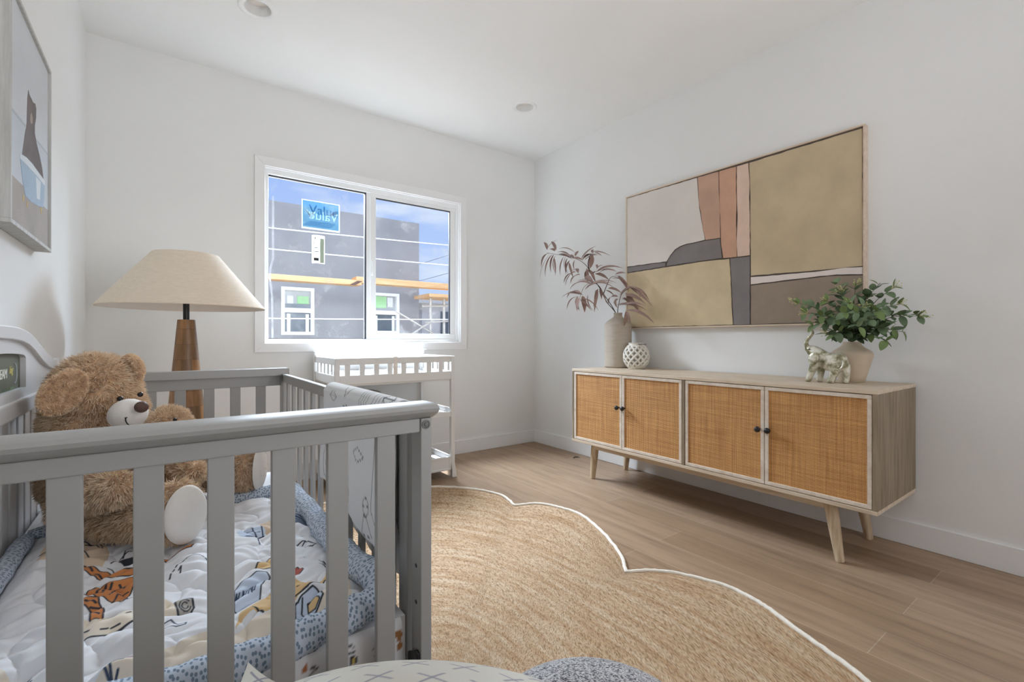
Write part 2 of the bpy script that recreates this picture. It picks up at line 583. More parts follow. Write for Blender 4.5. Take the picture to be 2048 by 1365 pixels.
ART = {'white': paint('art_offwhite', (222, 214, 206), 0.03), 'rose': paint('art_dusty_rose', (196, 160, 138)),
       'rose2': paint('art_rose', (202, 160, 134)), 'blush': paint('art_blush', (222, 194, 174)),
       'khaki': paint('art_khaki', (196, 178, 146), 0.10), 'slate': paint('art_slate', (128, 122, 120)),
       'taupe': paint('art_taupe', (150, 134, 118)), 'sand': paint('art_sand', (204, 186, 152)),
       'line': paint('art_white_line', (226, 214, 206), 0.03), 'ground': paint('art_ground', (92, 82, 74))}
PIC = {'bg': paint('picture_wall', (206, 210, 214), 0.03), 'panel': paint('picture_panel', (196, 203, 210), 0.03),
       'floor': paint('picture_floor', (166, 160, 154), 0.12), 'tub': paint('picture_tub', (168, 188, 206), 0.08),
       'foam': paint('picture_foam', (214, 222, 228), 0.03), 'bear': paint('picture_bear', (120, 112, 112), 0.3),
       'snout': paint('picture_snout', (166, 152, 140), 0.1), 'gold': paint('picture_gold', (200, 176, 120), 0.1),
       'line': paint('picture_line', (182, 190, 196), 0.03)}


# ------------------------------------------------------------------ mesh helpers
class MB:
    """collects shapes in world coordinates; build() links them as ONE mesh object"""

    def __init__(self):
        self.v, self.f, self.mi, self.cur = [], [], [], 0

    def use(self, k):
        """faces added from here on take material slot k"""
        self.mi += [self.cur] * (len(self.f) - len(self.mi))
        self.cur = k
        return self

    def add(self, verts, faces):
        o = len(self.v)
        self.v.extend([tuple(p) for p in verts])
        self.f.extend([tuple(i + o for i in f) for f in faces])
        return o

    def box(self, x0, x1, y0, y1, z0, z1):
        v = [(x0, y0, z0), (x1, y0, z0), (x1, y1, z0), (x0, y1, z0), (x0, y0, z1), (x1, y0, z1), (x1, y1, z1), (x0, y1, z1)]
        self.add(v, [(0, 3, 2, 1), (4, 5, 6, 7), (0, 1, 5, 4), (1, 2, 6, 5), (2, 3, 7, 6), (3, 0, 4, 7)])
        return self

    def prism(self, poly, axis, a, b):
        """extrude a 2D polygon along axis ('x','y','z') from a to b; poly in the two other axes, in order"""
        def P(p, t):
            return {'x': (t, p[0], p[1]), 'y': (p[0], t, p[1]), 'z': (p[0], p[1], t)}[axis]
        n = len(poly)
        v = [P(p, a) for p in poly] + [P(p, b) for p in poly]
        f = [tuple(range(n - 1, -1, -1)), tuple(range(n, 2 * n))]
        f += [(i, (i + 1) % n, n + (i + 1) % n, n + i) for i in range(n)]
        self.add(v, f)
        return self

    def lathe(self, prof, c, n=48, cap0=True, cap1=True):
        """prof: [(r, z)] from bottom to top, z absolute; c = (x, y)"""
        v, f = [], []
        for r, z in prof:
            for i in range(n):
                a = 2 * math.pi * i / n
                v.append((c[0] + r * math.cos(a), c[1] + r * math.sin(a), z))
        for k in range(len(prof) - 1):
            for i in range(n):
                j = (i + 1) % n
                f.append((k * n + i, k * n + j, (k + 1) * n + j, (k + 1) * n + i))
        if cap0:
            f.append(tuple(range(n - 1, -1, -1)))
        if cap1:
            f.append(tuple((len(prof) - 1) * n + i for i in range(n)))
        self.add(v, f)
        return self

    def tube(self, path, radii, n=8, caps=True):
        path = [Vector(p) for p in path]
        if not isinstance(radii, (list, tuple)):
            radii = [radii] * len(path)
        v, f = [], []
        prev = None
        for i, p in enumerate(path):
            t = (path[min(i + 1, len(path) - 1)] - path[max(i - 1, 0)])
            t = t.normalized() if t.length > 1e-9 else Vector((0, 0, 1))
            if prev is None:
                u = t.orthogonal().normalized()
            else:
                u = prev - t * prev.dot(t)
                u = u.normalized() if u.length > 1e-6 else t.orthogonal().normalized()
            prev = u
            w = t.cross(u)
            for k in range(n):
                a = 2 * math.pi * k / n
                v.append(p + (u * math.cos(a) + w * math.sin(a)) * radii[i])
        for i in range(len(path) - 1):
            for k in range(n):
                j = (k + 1) % n
                f.append((i * n + k, i * n + j, (i + 1) * n + j, (i + 1) * n + k))
        if caps:
            f.append(tuple(range(n - 1, -1, -1)))
            f.append(tuple((len(path) - 1) * n + k for k in range(n)))
        self.add(v, f)
        return self

    def ball(self, c, r, n=24, m=14, rot=None):
        """ellipsoid, r = (rx, ry, rz)"""
        if not isinstance(r, (tuple, list)):
            r = (r, r, r)
        c = Vector(c)
        v, f = [], []
        for i in range(1, m):
            ph = math.pi * i / m
            for k in range(n):
                a = 2 * math.pi * k / n
                p = Vector((r[0] * math.sin(ph) * math.cos(a), r[1] * math.sin(ph) * math.sin(a), -r[2] * math.cos(ph)))
                v.append(c + (rot @ p if rot else p))
        b = c + (rot @ Vector((0, 0, -r[2])) if rot else Vector((0, 0, -r[2])))
        t = c + (rot @ Vector((0, 0, r[2])) if rot else Vector((0, 0, r[2])))
        v += [b, t]
        nb, nt = len(v) - 2, len(v) - 1
        for k in range(n):
            f.append((nb, (k + 1) % n, k))
            f.append((nt, (m - 2) * n + k, (m - 2) * n + (k + 1) % n))
        for i in range(m - 2):
            for k in range(n):
                j = (k + 1) % n
                f.append((i * n + k, i * n + j, (i + 1) * n + j, (i + 1) * n + k))
        self.add(v, f)
        return self

    def grid(self, P, close_u=False):
        """P[i][j] of points"""
        a, b = len(P), len(P[0])
        v = [p for row in P for p in row]
        f = [(i * b + j, i * b + j + 1, (i + 1) * b + j + 1, (i + 1) * b + j) for i in range(a - 1) for j in range(b - 1)]
        if close_u:
            f += [(i * b + b - 1, i * b, (i + 1) * b, (i + 1) * b + b - 1) for i in range(a - 1)]
        self.add(v, f)
        return self

    def build(self, name, material, parent=None, loc=None, bevel=0.0, smooth=False, seg=2, angle=0.6):
        me = bpy.data.meshes.new(name)
        base = wloc(parent) if parent else Vector(loc or (0, 0, 0))
        me.from_pydata([tuple(Vector(p) - base) for p in self.v], [], self.f)
        mats = material if isinstance(material, (list, tuple)) else [material]
        for m in mats:
            me.materials.append(m)
        if len(mats) > 1:
            self.use(0)
            me.polygons.foreach_set('material_index', np.array(self.mi, dtype=np.int32))
        me.validate()
        o = bpy.data.objects.new(name, me)
        COL.objects.link(o)
        if parent:
            o.parent = parent
        else:
            o.location = base
        if bevel:
            md = o.modifiers.new('bevel', 'BEVEL')
            md.width = bevel
            md.segments = seg
            md.limit_method = 'ANGLE'
            md.angle_limit = 0.5
        if smooth:
            for p in me.polygons:
                p.use_smooth = True
            if angle < 3:
                me.set_sharp_from_angle(angle=angle)
        return o


def wloc(o):
    p = Vector((0, 0, 0))
    while o is not None:
        p = p + o.location
        o = o.parent
    return p


def tag(o, label=None, cat=None, group=None, kind=None):
    if label: o['label'] = label
    if cat: o['category'] = cat
    if group: o['group'] = group
    if kind: o['kind'] = kind
    return o


def thing(name, loc, label, cat, group=None):
    o = bpy.data.objects.new(name, None)
    o.empty_display_size = 0.1
    COL.objects.link(o)
    o.location = loc
    return tag(o, label, cat, group)


def box(x0, x1, y0, y1, z0, z1):
    return MB().box(x0, x1, y0, y1, z0, z1)


def bez(pts, n=12):
    """Catmull-Rom through pts"""
    pts = [Vector(p) for p in pts]
    P = [pts[0] * 2 - pts[1]] + pts + [pts[-1] * 2 - pts[-2]]
    out = []
    for i in range(1, len(P) - 2):
        for k in range(n):
            t = k / n
            a, b, c, d = P[i - 1], P[i], P[i + 1], P[i + 2]
            out.append(0.5 * ((2 * b) + (c - a) * t + (2 * a - 5 * b + 4 * c - d) * t * t + (3 * b - a - 3 * c + d) * t ** 3))
    out.append(pts[-1])
    return out


def text_mb(txt, size, origin, ex, ey, depth=0.0005, font_shear=0.0, space=1.0):
    """letters as flat extruded mesh, placed with ex (reading direction) and ey (up)"""
    cu = bpy.data.curves.new('letters', 'FONT')
    cu.body = txt
    cu.size = size
    cu.shear = font_shear
    cu.space_character = space
    cu.extrude = depth
    ob = bpy.data.objects.new('letters', cu)
    COL.objects.link(ob)
    dg = bpy.context.evaluated_depsgraph_get()
    me = ob.evaluated_get(dg).to_mesh()
    ex, ey = Vector(ex), Vector(ey)
    ez = ex.cross(ey)
    mb = MB()
    mb.add([Vector(origin) + ex * v.co.x + ey * v.co.y + ez * v.co.z for v in me.vertices], [tuple(p.vertices) for p in me.polygons])
    bpy.data.objects.remove(ob)
    return mb


def remeshed(mb, voxel, smooth=6):
    """fuse overlapping volumes into one continuous skin; returns (verts, faces) as numpy arrays / lists"""
    me = bpy.data.meshes.new('raw')
    me.from_pydata([tuple(p) for p in mb.v], [], mb.f)
    ob = bpy.data.objects.new('raw', me)
    COL.objects.link(ob)
    r = ob.modifiers.new('r', 'REMESH'); r.mode = 'VOXEL'; r.voxel_size = voxel
    s = ob.modifiers.new('s', 'SMOOTH'); s.factor = 0.5; s.iterations = smooth
    dg = bpy.context.evaluated_depsgraph_get()
    e = ob.evaluated_get(dg).to_mesh()
    V = [tuple(v.co) for v in e.vertices]
    F = [tuple(p.vertices) for p in e.polygons]
    bpy.data.objects.remove(ob)
    out = MB(); out.add(V, F)
    return out


def furry(mb, count, length, width, seed, comb=(0, 0, -0.4), clump=0.035):
    """covers a skin with short tufts: blades lean towards shared clump points; same mesh"""
    mb.use(1)
    rng = np.random.default_rng(seed)
    V = np.array(mb.v)
    T = []
    for f in mb.f:
        for k in range(1, len(f) - 1):
            T.append((f[0], f[k], f[k + 1]))
    T = np.array(T)
    A, B, C = V[T[:, 0]], V[T[:, 1]], V[T[:, 2]]
    N = np.cross(B - A, C - A)
    area = np.linalg.norm(N, axis=1)
    N = N / np.maximum(area[:, None], 1e-12)
    pick = rng.choice(len(T), count, p=area / area.sum())
    r1, r2 = rng.random(count), rng.random(count)
    s = np.sqrt(r1)
    P = A[pick] * (1 - s)[:, None] + B[pick] * (s * (1 - r2))[:, None] + C[pick] * (s * r2)[:, None]
    n = N[pick]
    # clump centres: a random subset of the roots, each blade goes to the nearest one
    nc = max(8, int(area.sum() * 0.5 / (clump * clump) * 1.6))
    cc = P[rng.choice(count, min(nc, count), replace=False)].astype(np.float32)
    near = np.empty(count, dtype=np.int64)
    for i0 in range(0, count, 2000):
        d2 = ((P[i0:i0 + 2000, None, :].astype(np.float32) - cc[None]) ** 2).sum(-1)
        near[i0:i0 + 2000] = d2.argmin(1)
    cen = cc[near].astype(float)
    lean = (cen - P)
    lean -= n * np.sum(lean * n, axis=1)[:, None]
    d = n * 0.72 + lean / clump * 0.5 + np.array(comb) + rng.normal(0, 0.22, (count, 3))
    d /= np.linalg.norm(d, axis=1)[:, None]
    L = length * (0.6 + 0.7 * rng.random(count))[:, None]
    side = np.cross(d, rng.normal(0, 1, (count, 3)))
    side /= np.linalg.norm(side, axis=1)[:, None]
    w = width * (0.7 + 0.6 * rng.random(count))[:, None]
    root = P - n * 0.002
    bend = root + d * L * 0.55 + n * L * 0.12
    tip = root + d * L
    o = len(mb.v)
    vv = np.stack([root - side * w, root + side * w, bend + side * w * 0.75, bend - side * w * 0.75, tip], axis=1).reshape(-1, 3)
    mb.v.extend(map(tuple, vv.tolist()))
    for i in range(count):
        b = o + i * 5
        mb.f.append((b, b + 1, b + 2, b + 3))
        mb.f.append((b + 3, b + 2, b + 4))
    return mb


def set_uv(o, name, fn):
    """uv layer from a function of the vertex index"""
    me = o.data
    uv = me.uv_layers.new(name=name)
    idx = np.empty(len(me.loops), dtype=np.int32)
    me.loops.foreach_get('vertex_index', idx)
    vals = np.array([fn(i) for i in range(len(me.vertices))], dtype=np.float32)
    uv.data.foreach_set('uv', vals[idx].ravel())


def set_print(o, colors):
    a = o.data.color_attributes.new('print', 'FLOAT_COLOR', 'POINT')
    a.data.foreach_set('color', np.asarray(colors, dtype=np.float32).ravel())


class Canvas:
    """paints printed motifs on cloth points given by flat coordinates (u, v) in metres"""

    def __init__(self, U, Vv, base):
        self.u, self.v = U, Vv
        self.c = np.tile(np.array(lin(*base)), (len(U), 1))

    def poly(self, pts, col, alpha=1.0):
        x, y = self.u, self.v
        ins = np.zeros(len(x), bool)
        n = len(pts)
        for i in range(n):
            x0, y0 = pts[i][0], pts[i][1]; x1, y1 = pts[(i + 1) % n][0], pts[(i + 1) % n][1]
            if abs(y1 - y0) < 1e-12:
                continue
            cond = ((y0 > y) != (y1 > y)) & (x < (x1 - x0) * (y - y0) / (y1 - y0) + x0)
            ins ^= cond
        self.c[ins] = self.c[ins] * (1 - alpha) + np.array(lin(*col)) * alpha
        return self

    def line(self, pts, w, col, closed=False):
        x, y = self.u, self.v
        pts = list(pts) + ([pts[0]] if closed else [])
        for a, b in zip(pts[:-1], pts[1:]):
            ax, ay, bx, by = a[0], a[1], b[0], b[1]
            w_ = w / 2 + 0.001
            lo = (x > min(ax, bx) - w_) & (x < max(ax, bx) + w_) & (y > min(ay, by) - w_) & (y < max(ay, by) + w_)
            i = np.nonzero(lo)[0]
            dx, dy = bx - ax, by - ay
            L = dx * dx + dy * dy + 1e-12
            t = np.clip(((x[i] - ax) * dx + (y[i] - ay) * dy) / L, 0, 1)
            dd = np.hypot(x[i] - ax - t * dx, y[i] - ay - t * dy)
            al = np.clip((w / 2 + 0.0006 - dd) / 0.0012, 0, 1)[:, None]
            self.c[i] = self.c[i] * (1 - al) + np.array(lin(*col)) * al
        return self

    def shape(self, pts, fill, edge=None, w=0.004):
        self.poly(pts, fill)
        if edge:
            self.line(pts, w, edge, True)
        return self


def circle2(cx, cy, r, n=20, ry=None, a0=0, a1=2 * math.pi):
    ry = ry or r
    return [(cx + r * math.cos(a0 + (a1 - a0) * i / n), cy + ry * math.sin(a0 + (a1 - a0) * i / n)) for i in range(n + (1 if a1 - a0 < 6.28 else 0))]


# ------------------------------------------------------------------ room shell
def struct(o):
    o['kind'] = 'structure'
    return o


WX0, WX1, WZ0, WZ1 = 0.545, 2.073, 0.972, 2.182          # clear opening of the window
struct(box(XL - 0.1, XR + 0.1, YS - 0.1, YB + 0.14, -0.1, 0).build('floor', M['floor']))
struct(box(XL - 0.1, XR + 0.1, YS - 0.1, YB + 0.14, HC, HC + 0.12).build('ceiling', M['ceiling']))
struct(box(XL - 0.1, XL, YS, YB, 0, HC).build('wall_left', M['wall']))
struct(box(XR, XR + 0.1, YS, YB, 0, HC).build('wall_right', M['wall']))
mb = MB()
t = 0.14
mb.box(XL - 0.1, WX0, YB, YB + t, 0, HC).box(WX1, XR + 0.1, YB, YB + t, 0, HC)
mb.box(WX0, WX1, YB, YB + t, 0, WZ0).box(WX0, WX1, YB, YB + t, WZ1, HC)
struct(mb.build('wall_back', M['wall']))
struct(box(XL, XR, YS - 0.1, YS, 0, HC).build('wall_front', M['wall']))

BB, BT = 0.116, 0.014
struct(box(XL, XR, YB - BT, YB, 0, BB).build('baseboard_back', M['trim'], bevel=0.003))
struct(box(XR - BT, XR, YS, YB - BT, 0, BB).build('baseboard_right', M['trim'], bevel=0.003))
struct(box(XL, XL + BT, YS, YB - BT, 0, BB).build('baseboard_left', M['trim'], bevel=0.003))

# window: casing, lining, vinyl frame, fixed pane on the left, sliding sash on the right
win = thing('window_1', (0.5 * (WX0 + WX1), YB, WZ0), None, None)
struct(win)
CW = 0.062
mb = MB()
o0, o1, p0, p1 = WX0 - CW, WX1 + CW, WZ0 - CW, WZ1 + CW
for quad in ([(o0, p0), (o1, p0), (WX1, WZ0), (WX0, WZ0)], [(o0, p1), (WX0, WZ1), (WX1, WZ1), (o1, p1)],
             [(o0, p0), (WX0, WZ0), (WX0, WZ1), (o0, p1)], [(o1, p0), (o1, p1), (WX1, WZ1), (WX1, WZ0)]):
    mb.prism(quad, 'y', YB - 0.016, YB)
mb.build('window_casing', M['trim'], win, bevel=0.002)
yf0, yf1 = YB + 0.025, YB + 0.105                          # vinyl frame depth range
mb = MB()
g = 0.006
mb.box(WX0, WX1, YB, YB + 0.12, WZ0, WZ0 + g).box(WX0, WX1, YB, YB + 0.12, WZ1 - g, WZ1)
mb.box(WX0, WX0 + g, YB, YB + 0.12, WZ0 + g, WZ1 - g).box(WX1 - g, WX1, YB, YB + 0.12, WZ0 + g, WZ1 - g)
mb.build('window_lining', M['trim'], win)
mb = MB()
fx0, fx1, fz0, fz1 = WX0 + g, WX1 - g, WZ0 + g, WZ1 - g
fw = 0.022
mb.box(fx0, fx1, yf0, yf1, fz0, fz0 + fw).box(fx0, fx1, yf0, yf1, fz1 - fw * 1.5, fz1)
mb.box(fx0, fx0 + fw, yf0, yf1, fz0 + fw, fz1 - fw * 1.5).box(fx1 - fw, fx1, yf0, yf1, fz0 + fw, fz1 - fw * 1.5)
mb.box(1.262, 1.296, yf0 + 0.018, yf1, fz0 + fw, fz1 - fw * 1.5)
mb.build('window_frame', M['vinyl'], win, bevel=0.002)
yg = YB + 0.052
mb = MB()                                                  # bead around the fixed pane
bx0, bx1, bz0, bz1 = fx0 + fw, 1.262, fz0 + fw, fz1 - fw * 1.5
for q in ((bx0, bx1, bz0, bz0 + 0.005), (bx0, bx1, bz1 - 0.005, bz1), (bx0, bx0 + 0.004, bz0, bz1), (bx1 - 0.008, bx1, bz0, bz1)):
    mb.box(q[0], q[1], yg - 0.004, yg + 0.02, q[2], q[3])
mb.build('pane_gasket', M['dark_gasket'], win)
box(bx0, bx1, yg + 0.005, yg + 0.009, bz0, bz1).build('pane', M['glass'], win)
sash = MB()
s0, s1, q0, q1 = 1.290, 2.043, fz0 + fw, fz1 - fw * 1.5
sw = 0.044
ys0, ys1 = yf0 + 0.006, yf0 + 0.034
sash.box(s0, s1, ys0, ys1, q0, q0 + sw).box(s0, s1, ys0, ys1, q1 - sw * 0.7, q1)
sash.box(s0, s0 + sw, ys0, ys1, q0 + sw, q1 - sw * 0.7).box(s1 - sw * 1.1, s1, ys0, ys1, q0 + sw, q1 - sw * 0.7)
so = sash.build('sliding_sash', M['vinyl'], win, bevel=0.003)
gx0, gx1, gz0, gz1 = s0 + sw, s1 - sw * 1.1, q0 + sw, q1 - sw * 0.7
mb = MB()
for q in ((gx0, gx1, gz1 - 0.005, gz1), (gx1 - 0.006, gx1, gz0, gz1)):
    mb.box(q[0], q[1], ys0 + 0.002, ys1 - 0.004, q[2], q[3])
mb.build('sash_gasket', M['dark_gasket'], so)
box(gx0, gx1, ys0 + 0.012, ys0 + 0.016, gz0, gz1).build('sash_pane', M['glass'], so)
mb = MB().tube(bez([(1.300, ys0 - 0.001, 1.50), (1.300, ys0 - 0.012, 1.515), (1.300, ys0 - 0.014, 1.56), (1.300, ys0 - 0.012, 1.60), (1.300, ys0 - 0.001, 1.615)], 6), 0.007, 8)
mb.build('sash_latch', M['vinyl'], so, smooth=True)
smear = MB()
pts = [(0.602, 1.0), (0.600, 1.30), (0.592, 1.36), (0.584, 1.43), (0.590, 1.50), (0.606, 1.56), (0.606, 2.0)]
for (xa, za), (xb, zb) in zip(pts[:-1], pts[1:]):
    smear.add([(xa - 0.006, yg + 0.0035, za), (xa + 0.008, yg + 0.0035, za), (xb + 0.008, yg + 0.0035, zb), (xb - 0.006, yg + 0.0035, zb)], [(0, 1, 2, 3)])
smear.build('pane_smear', M['film'], win)

# stickers on the outside of the fixed pane, read from outdoors, so mirrored in here
ysk = yg + 0.0125
st = thing('window_sticker', (0.93, ysk, 1.81), 'blue square film on the left pane with a mirrored word across it', 'sticker')
MB().box(0.795, 1.066, ysk + 0.002, ysk + 0.003, 1.806, 1.818).box(0.795, 1.066, ysk + 0.002, ysk + 0.003, 2.012, 2.018).box(0.795, 0.803, ysk + 0.002, ysk + 0.003, 1.818, 2.012).box(1.058, 1.066, ysk + 0.002, ysk + 0.003, 1.818, 2.012).build('sticker_border', M['stk_white'], st)
box(0.803, 1.058, ysk + 0.0012, ysk + 0.0018, 1.818, 2.010).build('sticker_sheet', M['stk_blue'], st)
text_mb('Value', 0.094, (1.052, ysk, 1.881), (-1, 0, 0), (0, 0, 1)).build('word', M['stk_white'], st)
text_mb('Value', 0.094, (0.845, ysk + 0.0006, 1.921), (1, 0, 0), (0, 0, 1)).build('faded_word', M['stk_dark'], st)
mb = MB()
mb.prism([(0.812, 1.960), (0.836, 1.938), (0.856, 1.878), (0.862, 1.884), (0.850, 1.936), (0.842, 1.925)], 'y', ysk - 0.0004, ysk)
mb.prism([(0.866, 1.884), (0.890, 1.937), (0.858, 1.930), (0.862, 1.905)], 'y', ysk - 0.0004, ysk)
mb.build('emblem', M['stk_white'], st)
mb = MB()
mb.prism([(1.05, 1.963), (1.012, 1.948), (0.992, 1.925), (1.020, 1.930)], 'y', ysk + 0.0007, ysk + 0.001)
for k in range(5):
    z = 1.832 + k * 0.0075
    mb.box(0.806 + 0.01 * k, 1.0 + 0.008 * k, ysk + 0.0007, ysk + 0.001, z, z + 0.003)
mb.build('faded_marks', M['stk_dark'], st)
lb = thing('window_label', (0.91, ysk, 1.56), 'narrow cream paper label peeling on the left pane below the blue film', 'label')
mb = MB()
P = []
for i in range(9):
    z = 1.557 + 0.207 * i / 8
    row = []
    for j in range(7):
        u = j / 6
        row.append((0.866 + 0.090 * u, ysk + 0.001 + 0.006 * max(0, u - 0.6) ** 2 * (1.5 - i / 8), z + 0.004 * math.sin(3 * u)))
    P.append(row)
mb.grid(P).build('label_sheet', M['stk_white'], lb, smooth=True)
box(0.922, 0.951, ysk - 0.0006, ysk - 0.0001, 1.563, 1.745).build('label_flap', M['stk_cream'], lb)
for (a, b, c, d) in ((0.884, 0.893, 1.737, 1.752), (0.876, 0.896, 1.700, 1.7035), (0.876, 0.880, 1.7035, 1.718), (0.892, 0.896, 1.7035, 1.718),
                     (0.874, 0.914, 1.672, 1.677), (0.874, 0.914, 1.643, 1.648), (0.878, 0.914, 1.578, 1.600)):
    box(a, b, ysk - 0.0014, ysk - 0.0008, c, d).build('printed_mark', M['stk_black'], lb)

# ------------------------------------------------------------------ outdoors
box(-20, 20, YB + 0.3, 60, -0.35, -0.2).build('ground', M['ground'])['kind'] = 'structure'
bd = thing('neighbour_building', (1.0, 8.3, -0.2), 'grey stuccoed two-storey building with flat roof across the yard', 'building')
mb = MB()
H1 = ((1.445, 1.93, 1.067, 1.817), (2.85, 3.375, 1.096, 1.81))
mb.box(-6, 3.764, 8.12, 14, -0.2, 3.13)                     # mass
zs = [-0.2, 1.067, 1.096, 1.81, 1.817, 3.13]
mb.box(-6, 1.445, 8.0, 8.12, -0.2, 3.13).box(1.93, 2.85, 8.0, 8.12, -0.2, 3.13).box(3.375, 3.764, 8.0, 8.12, -0.2, 3.13)
for a, b, c, d in H1:
    mb.box(a, b, 8.0, 8.12, -0.2, c).box(a, b, 8.0, 8.12, d, 3.13)
mb.build('wall', M['stucco'], bd)
for k, (a, b, c, d) in enumerate(H1):
    w = MB()
    e = 0.05
    w.box(a, b, 7.98, 8.06, c, c + e).box(a, b, 7.98, 8.06, d - e, d).box(a, a + e, 7.98, 8.06, c + e, d - e).box(b - e, b, 7.98, 8.06, c + e, d - e)
    zm = c + (d - c) * 0.47
    w.box(a + e, b - e, 7.985, 8.06, zm, zm + 0.07)
    wo = w.build('window', M['ext_white'], bd)
    box(a + e, b - e, 8.05, 8.055, zm + 0.07, d - e).build('upper_pane', M['ext_grey'], wo)
    box(a + e, b - e, 8.05, 8.055, c + e, zm).build('lower_pane', M['ext_dark'], wo)
    wd = b - a
    if k == 0:
        box(a + wd * 0.50, b - e - 0.02, 8.04, 8.045, d - 0.29, d - 0.13).build('notice', M['green_paper'], wo)
        box(a + wd * 0.19, a + wd * 0.38, 8.04, 8.045, d - 0.29, d - 0.13).build('notice', M['white_paper'], wo)
        box(a + e, b - e, 8.02, 8.03, zm + 0.07, zm + 0.14).build('blind_bar', M['ext_dark'], wo)
    else:
        box(a + 0.1, b - 0.22, 8.04, 8.045, d - 0.26, d - 0.06).build('notice', M['green_paper'], wo)
        box(b - 0.2, b - 0.1, 8.04, 8.045, d - 0.24, d - 0.07).build('notice', M['white_paper'], wo)
    for xx in (a + 0.09, b - 0.12):
        box(xx, xx + 0.05, 8.03, 8.045, c + e, zm - 0.02).build('curtain', M['white_paper'], wo)

pl = thing('scaffold_plank', (2.0, 7.0, 1.82), 'long orange timber board running across the grey building', 'plank')
mb = MB()
mb.box(-1.5, 2.35, 6.96, 7.18, 1.80, 1.875).box(2.28, 5.2, 6.98, 7.20, 1.84, 1.93)
mb.build('board', M['plank_out'], pl, bevel=0.004)
MB().prism([(2.18, 1.80), (2.26, 1.80), (2.36, 1.86), (2.28, 1.86)], 'y', 6.94, 7.0).build('cleat', M['nose'], pl)
for k, (a, b, y, r, mt, lab) in enumerate((
        ((400, 437), (900, 488), 6.2, 0.0075, 'cable', 'pale cable across the yard, highest of the cables'),
        ((400, 480), (900, 528), 6.2, 0.0075, 'cable', 'pale cable across the yard passing behind the cream label'),
        ((400, 631), (960, 637), 6.2, 0.0075, 'cable', 'pale horizontal cable low across the building windows'))):
    A, B = onY(a[0], a[1], y), onY(b[0], b[1], y)
    A, B = A + (A - B) * ((A.x + 2.0) / (B.x - A.x)), B + (B - A) * ((5.6 - B.x) / (B.x - A.x))
    pts = [A.lerp(B, i / 12) - Vector((0, 0, 0.03 * math.sin(math.pi * i / 12))) for i in range(13)]
    o = MB().tube(pts, r, 6).build('cable', M[mt], None, loc=pts[0])
    tag(o, lab, 'cable', 'cables strung outside the window')
for (a, b, lab) in (((764, 548), (930, 500), 'thin grey cable rising to the right against the sky'), ((764, 579), (930, 537), 'lower thin grey cable rising to the right above the orange board')):
    A, B = onY(a[0], a[1], 9.5), onY(b[0], b[1], 9.5)
    o = MB().tube([A, A.lerp(B, 0.5) - Vector((0, 0, 0.02)), B], 0.010, 6).build('cable', M['cable_dark'], None, loc=A)
    tag(o, lab, 'cable', 'cables strung outside the window')
for x, lab in ((-2.0, 'wooden utility pole to the left of the window view'), (5.6, 'wooden utility pole to the right of the window view')):
    up = MB().tube([(x, 6.2, -0.25), (x, 6.2, 3.6)], 0.09, 16).build('utility_pole', M['plank_out'], None, loc=(x, 6.2, -0.2), smooth=True)
    tag(up, lab, 'pole')
ysf = 7.35
sc = thing('scaffold', (3.7, ysf, -0.2), 'pale metal scaffold with crossed braces beside the building corner', 'scaffold')
for (px) in (861, 888):
    A = onY(px, 590, ysf)
    MB().tube([(A.x, ysf, -0.2), (A.x, ysf, A.z)], 0.026, 8).build('upright', M['tube'], sc, smooth=True)
for a, b in (((790, 622), (868, 668)), ((790, 690), (868, 640)), ((845, 613), (910, 612)), ((850, 645), (915, 642))):
    MB().tube([onY(a[0], a[1], ysf - 0.05), onY(b[0], b[1], ysf - 0.05)], 0.014, 6).build('brace', M['tube'], sc, smooth=True)
A = onY(845, 595, ysf)
MB().box(A.x - 0.02, A.x + 0.75, ysf - 0.3, ysf + 0.3, 1.70, 1.755).build('deck', M['plank_out'], sc)
shed = thing('pale_shed', (6.2, 11.5, -0.2), 'pale sided outbuilding seen past the right end of the grey building', 'building')
box(5.5, 9.5, 11.5, 14, -0.2, 1.95).build('wall', M['fence_out'], shed)
box(5.3, 9.7, 11.3, 14.2, 1.95, 2.12).build('roof', M['fence_out'], shed)
box(6.05, 6.45, 11.46, 11.5, 0.9, 1.75).build('doorway', M['ext_dark'], shed)
box(4.0, 10, 16, 17, -0.2, 2.0).build('distant_fence', M['hill'])
tag(bpy.data.objects['distant_fence'], 'blue-grey clutter and fence far behind the scaffold', 'fence')

# ------------------------------------------------------------------ ceiling downlights
for k, (x, y, lab) in enumerate(((2.172, 2.788, 'round white recessed downlight over the sideboard end of the room'),
                                 (0.391, 2.784, 'round white recessed downlight cut by the top edge, above the lamp side'))):
    dl = thing('downlight', (x, y, HC), lab, 'ceiling light', 'recessed downlights')
    R = 0.092
    MB().lathe([(R, HC + 0.001), (R, HC - 0.004), (R - 0.006, HC - 0.009), (R - 0.022, HC - 0.009), (R - 0.028, HC - 0.005)], (x, y), 48, False, False) \
        .build('trim_ring', M['trim'], dl, smooth=True)
    MB().lathe([(R - 0.0275, HC - 0.0055), (0.058, HC + 0.022), (0.052, HC + 0.04)], (x, y), 48, False, False).build('reflector', M['white'], dl, smooth=True)
    MB().lathe([(0.053, HC + 0.039), (0.03, HC + 0.0385), (0.001, HC + 0.038)], (x, y), 48, False, True).build('lens', M['shade_in'], dl, smooth=True)
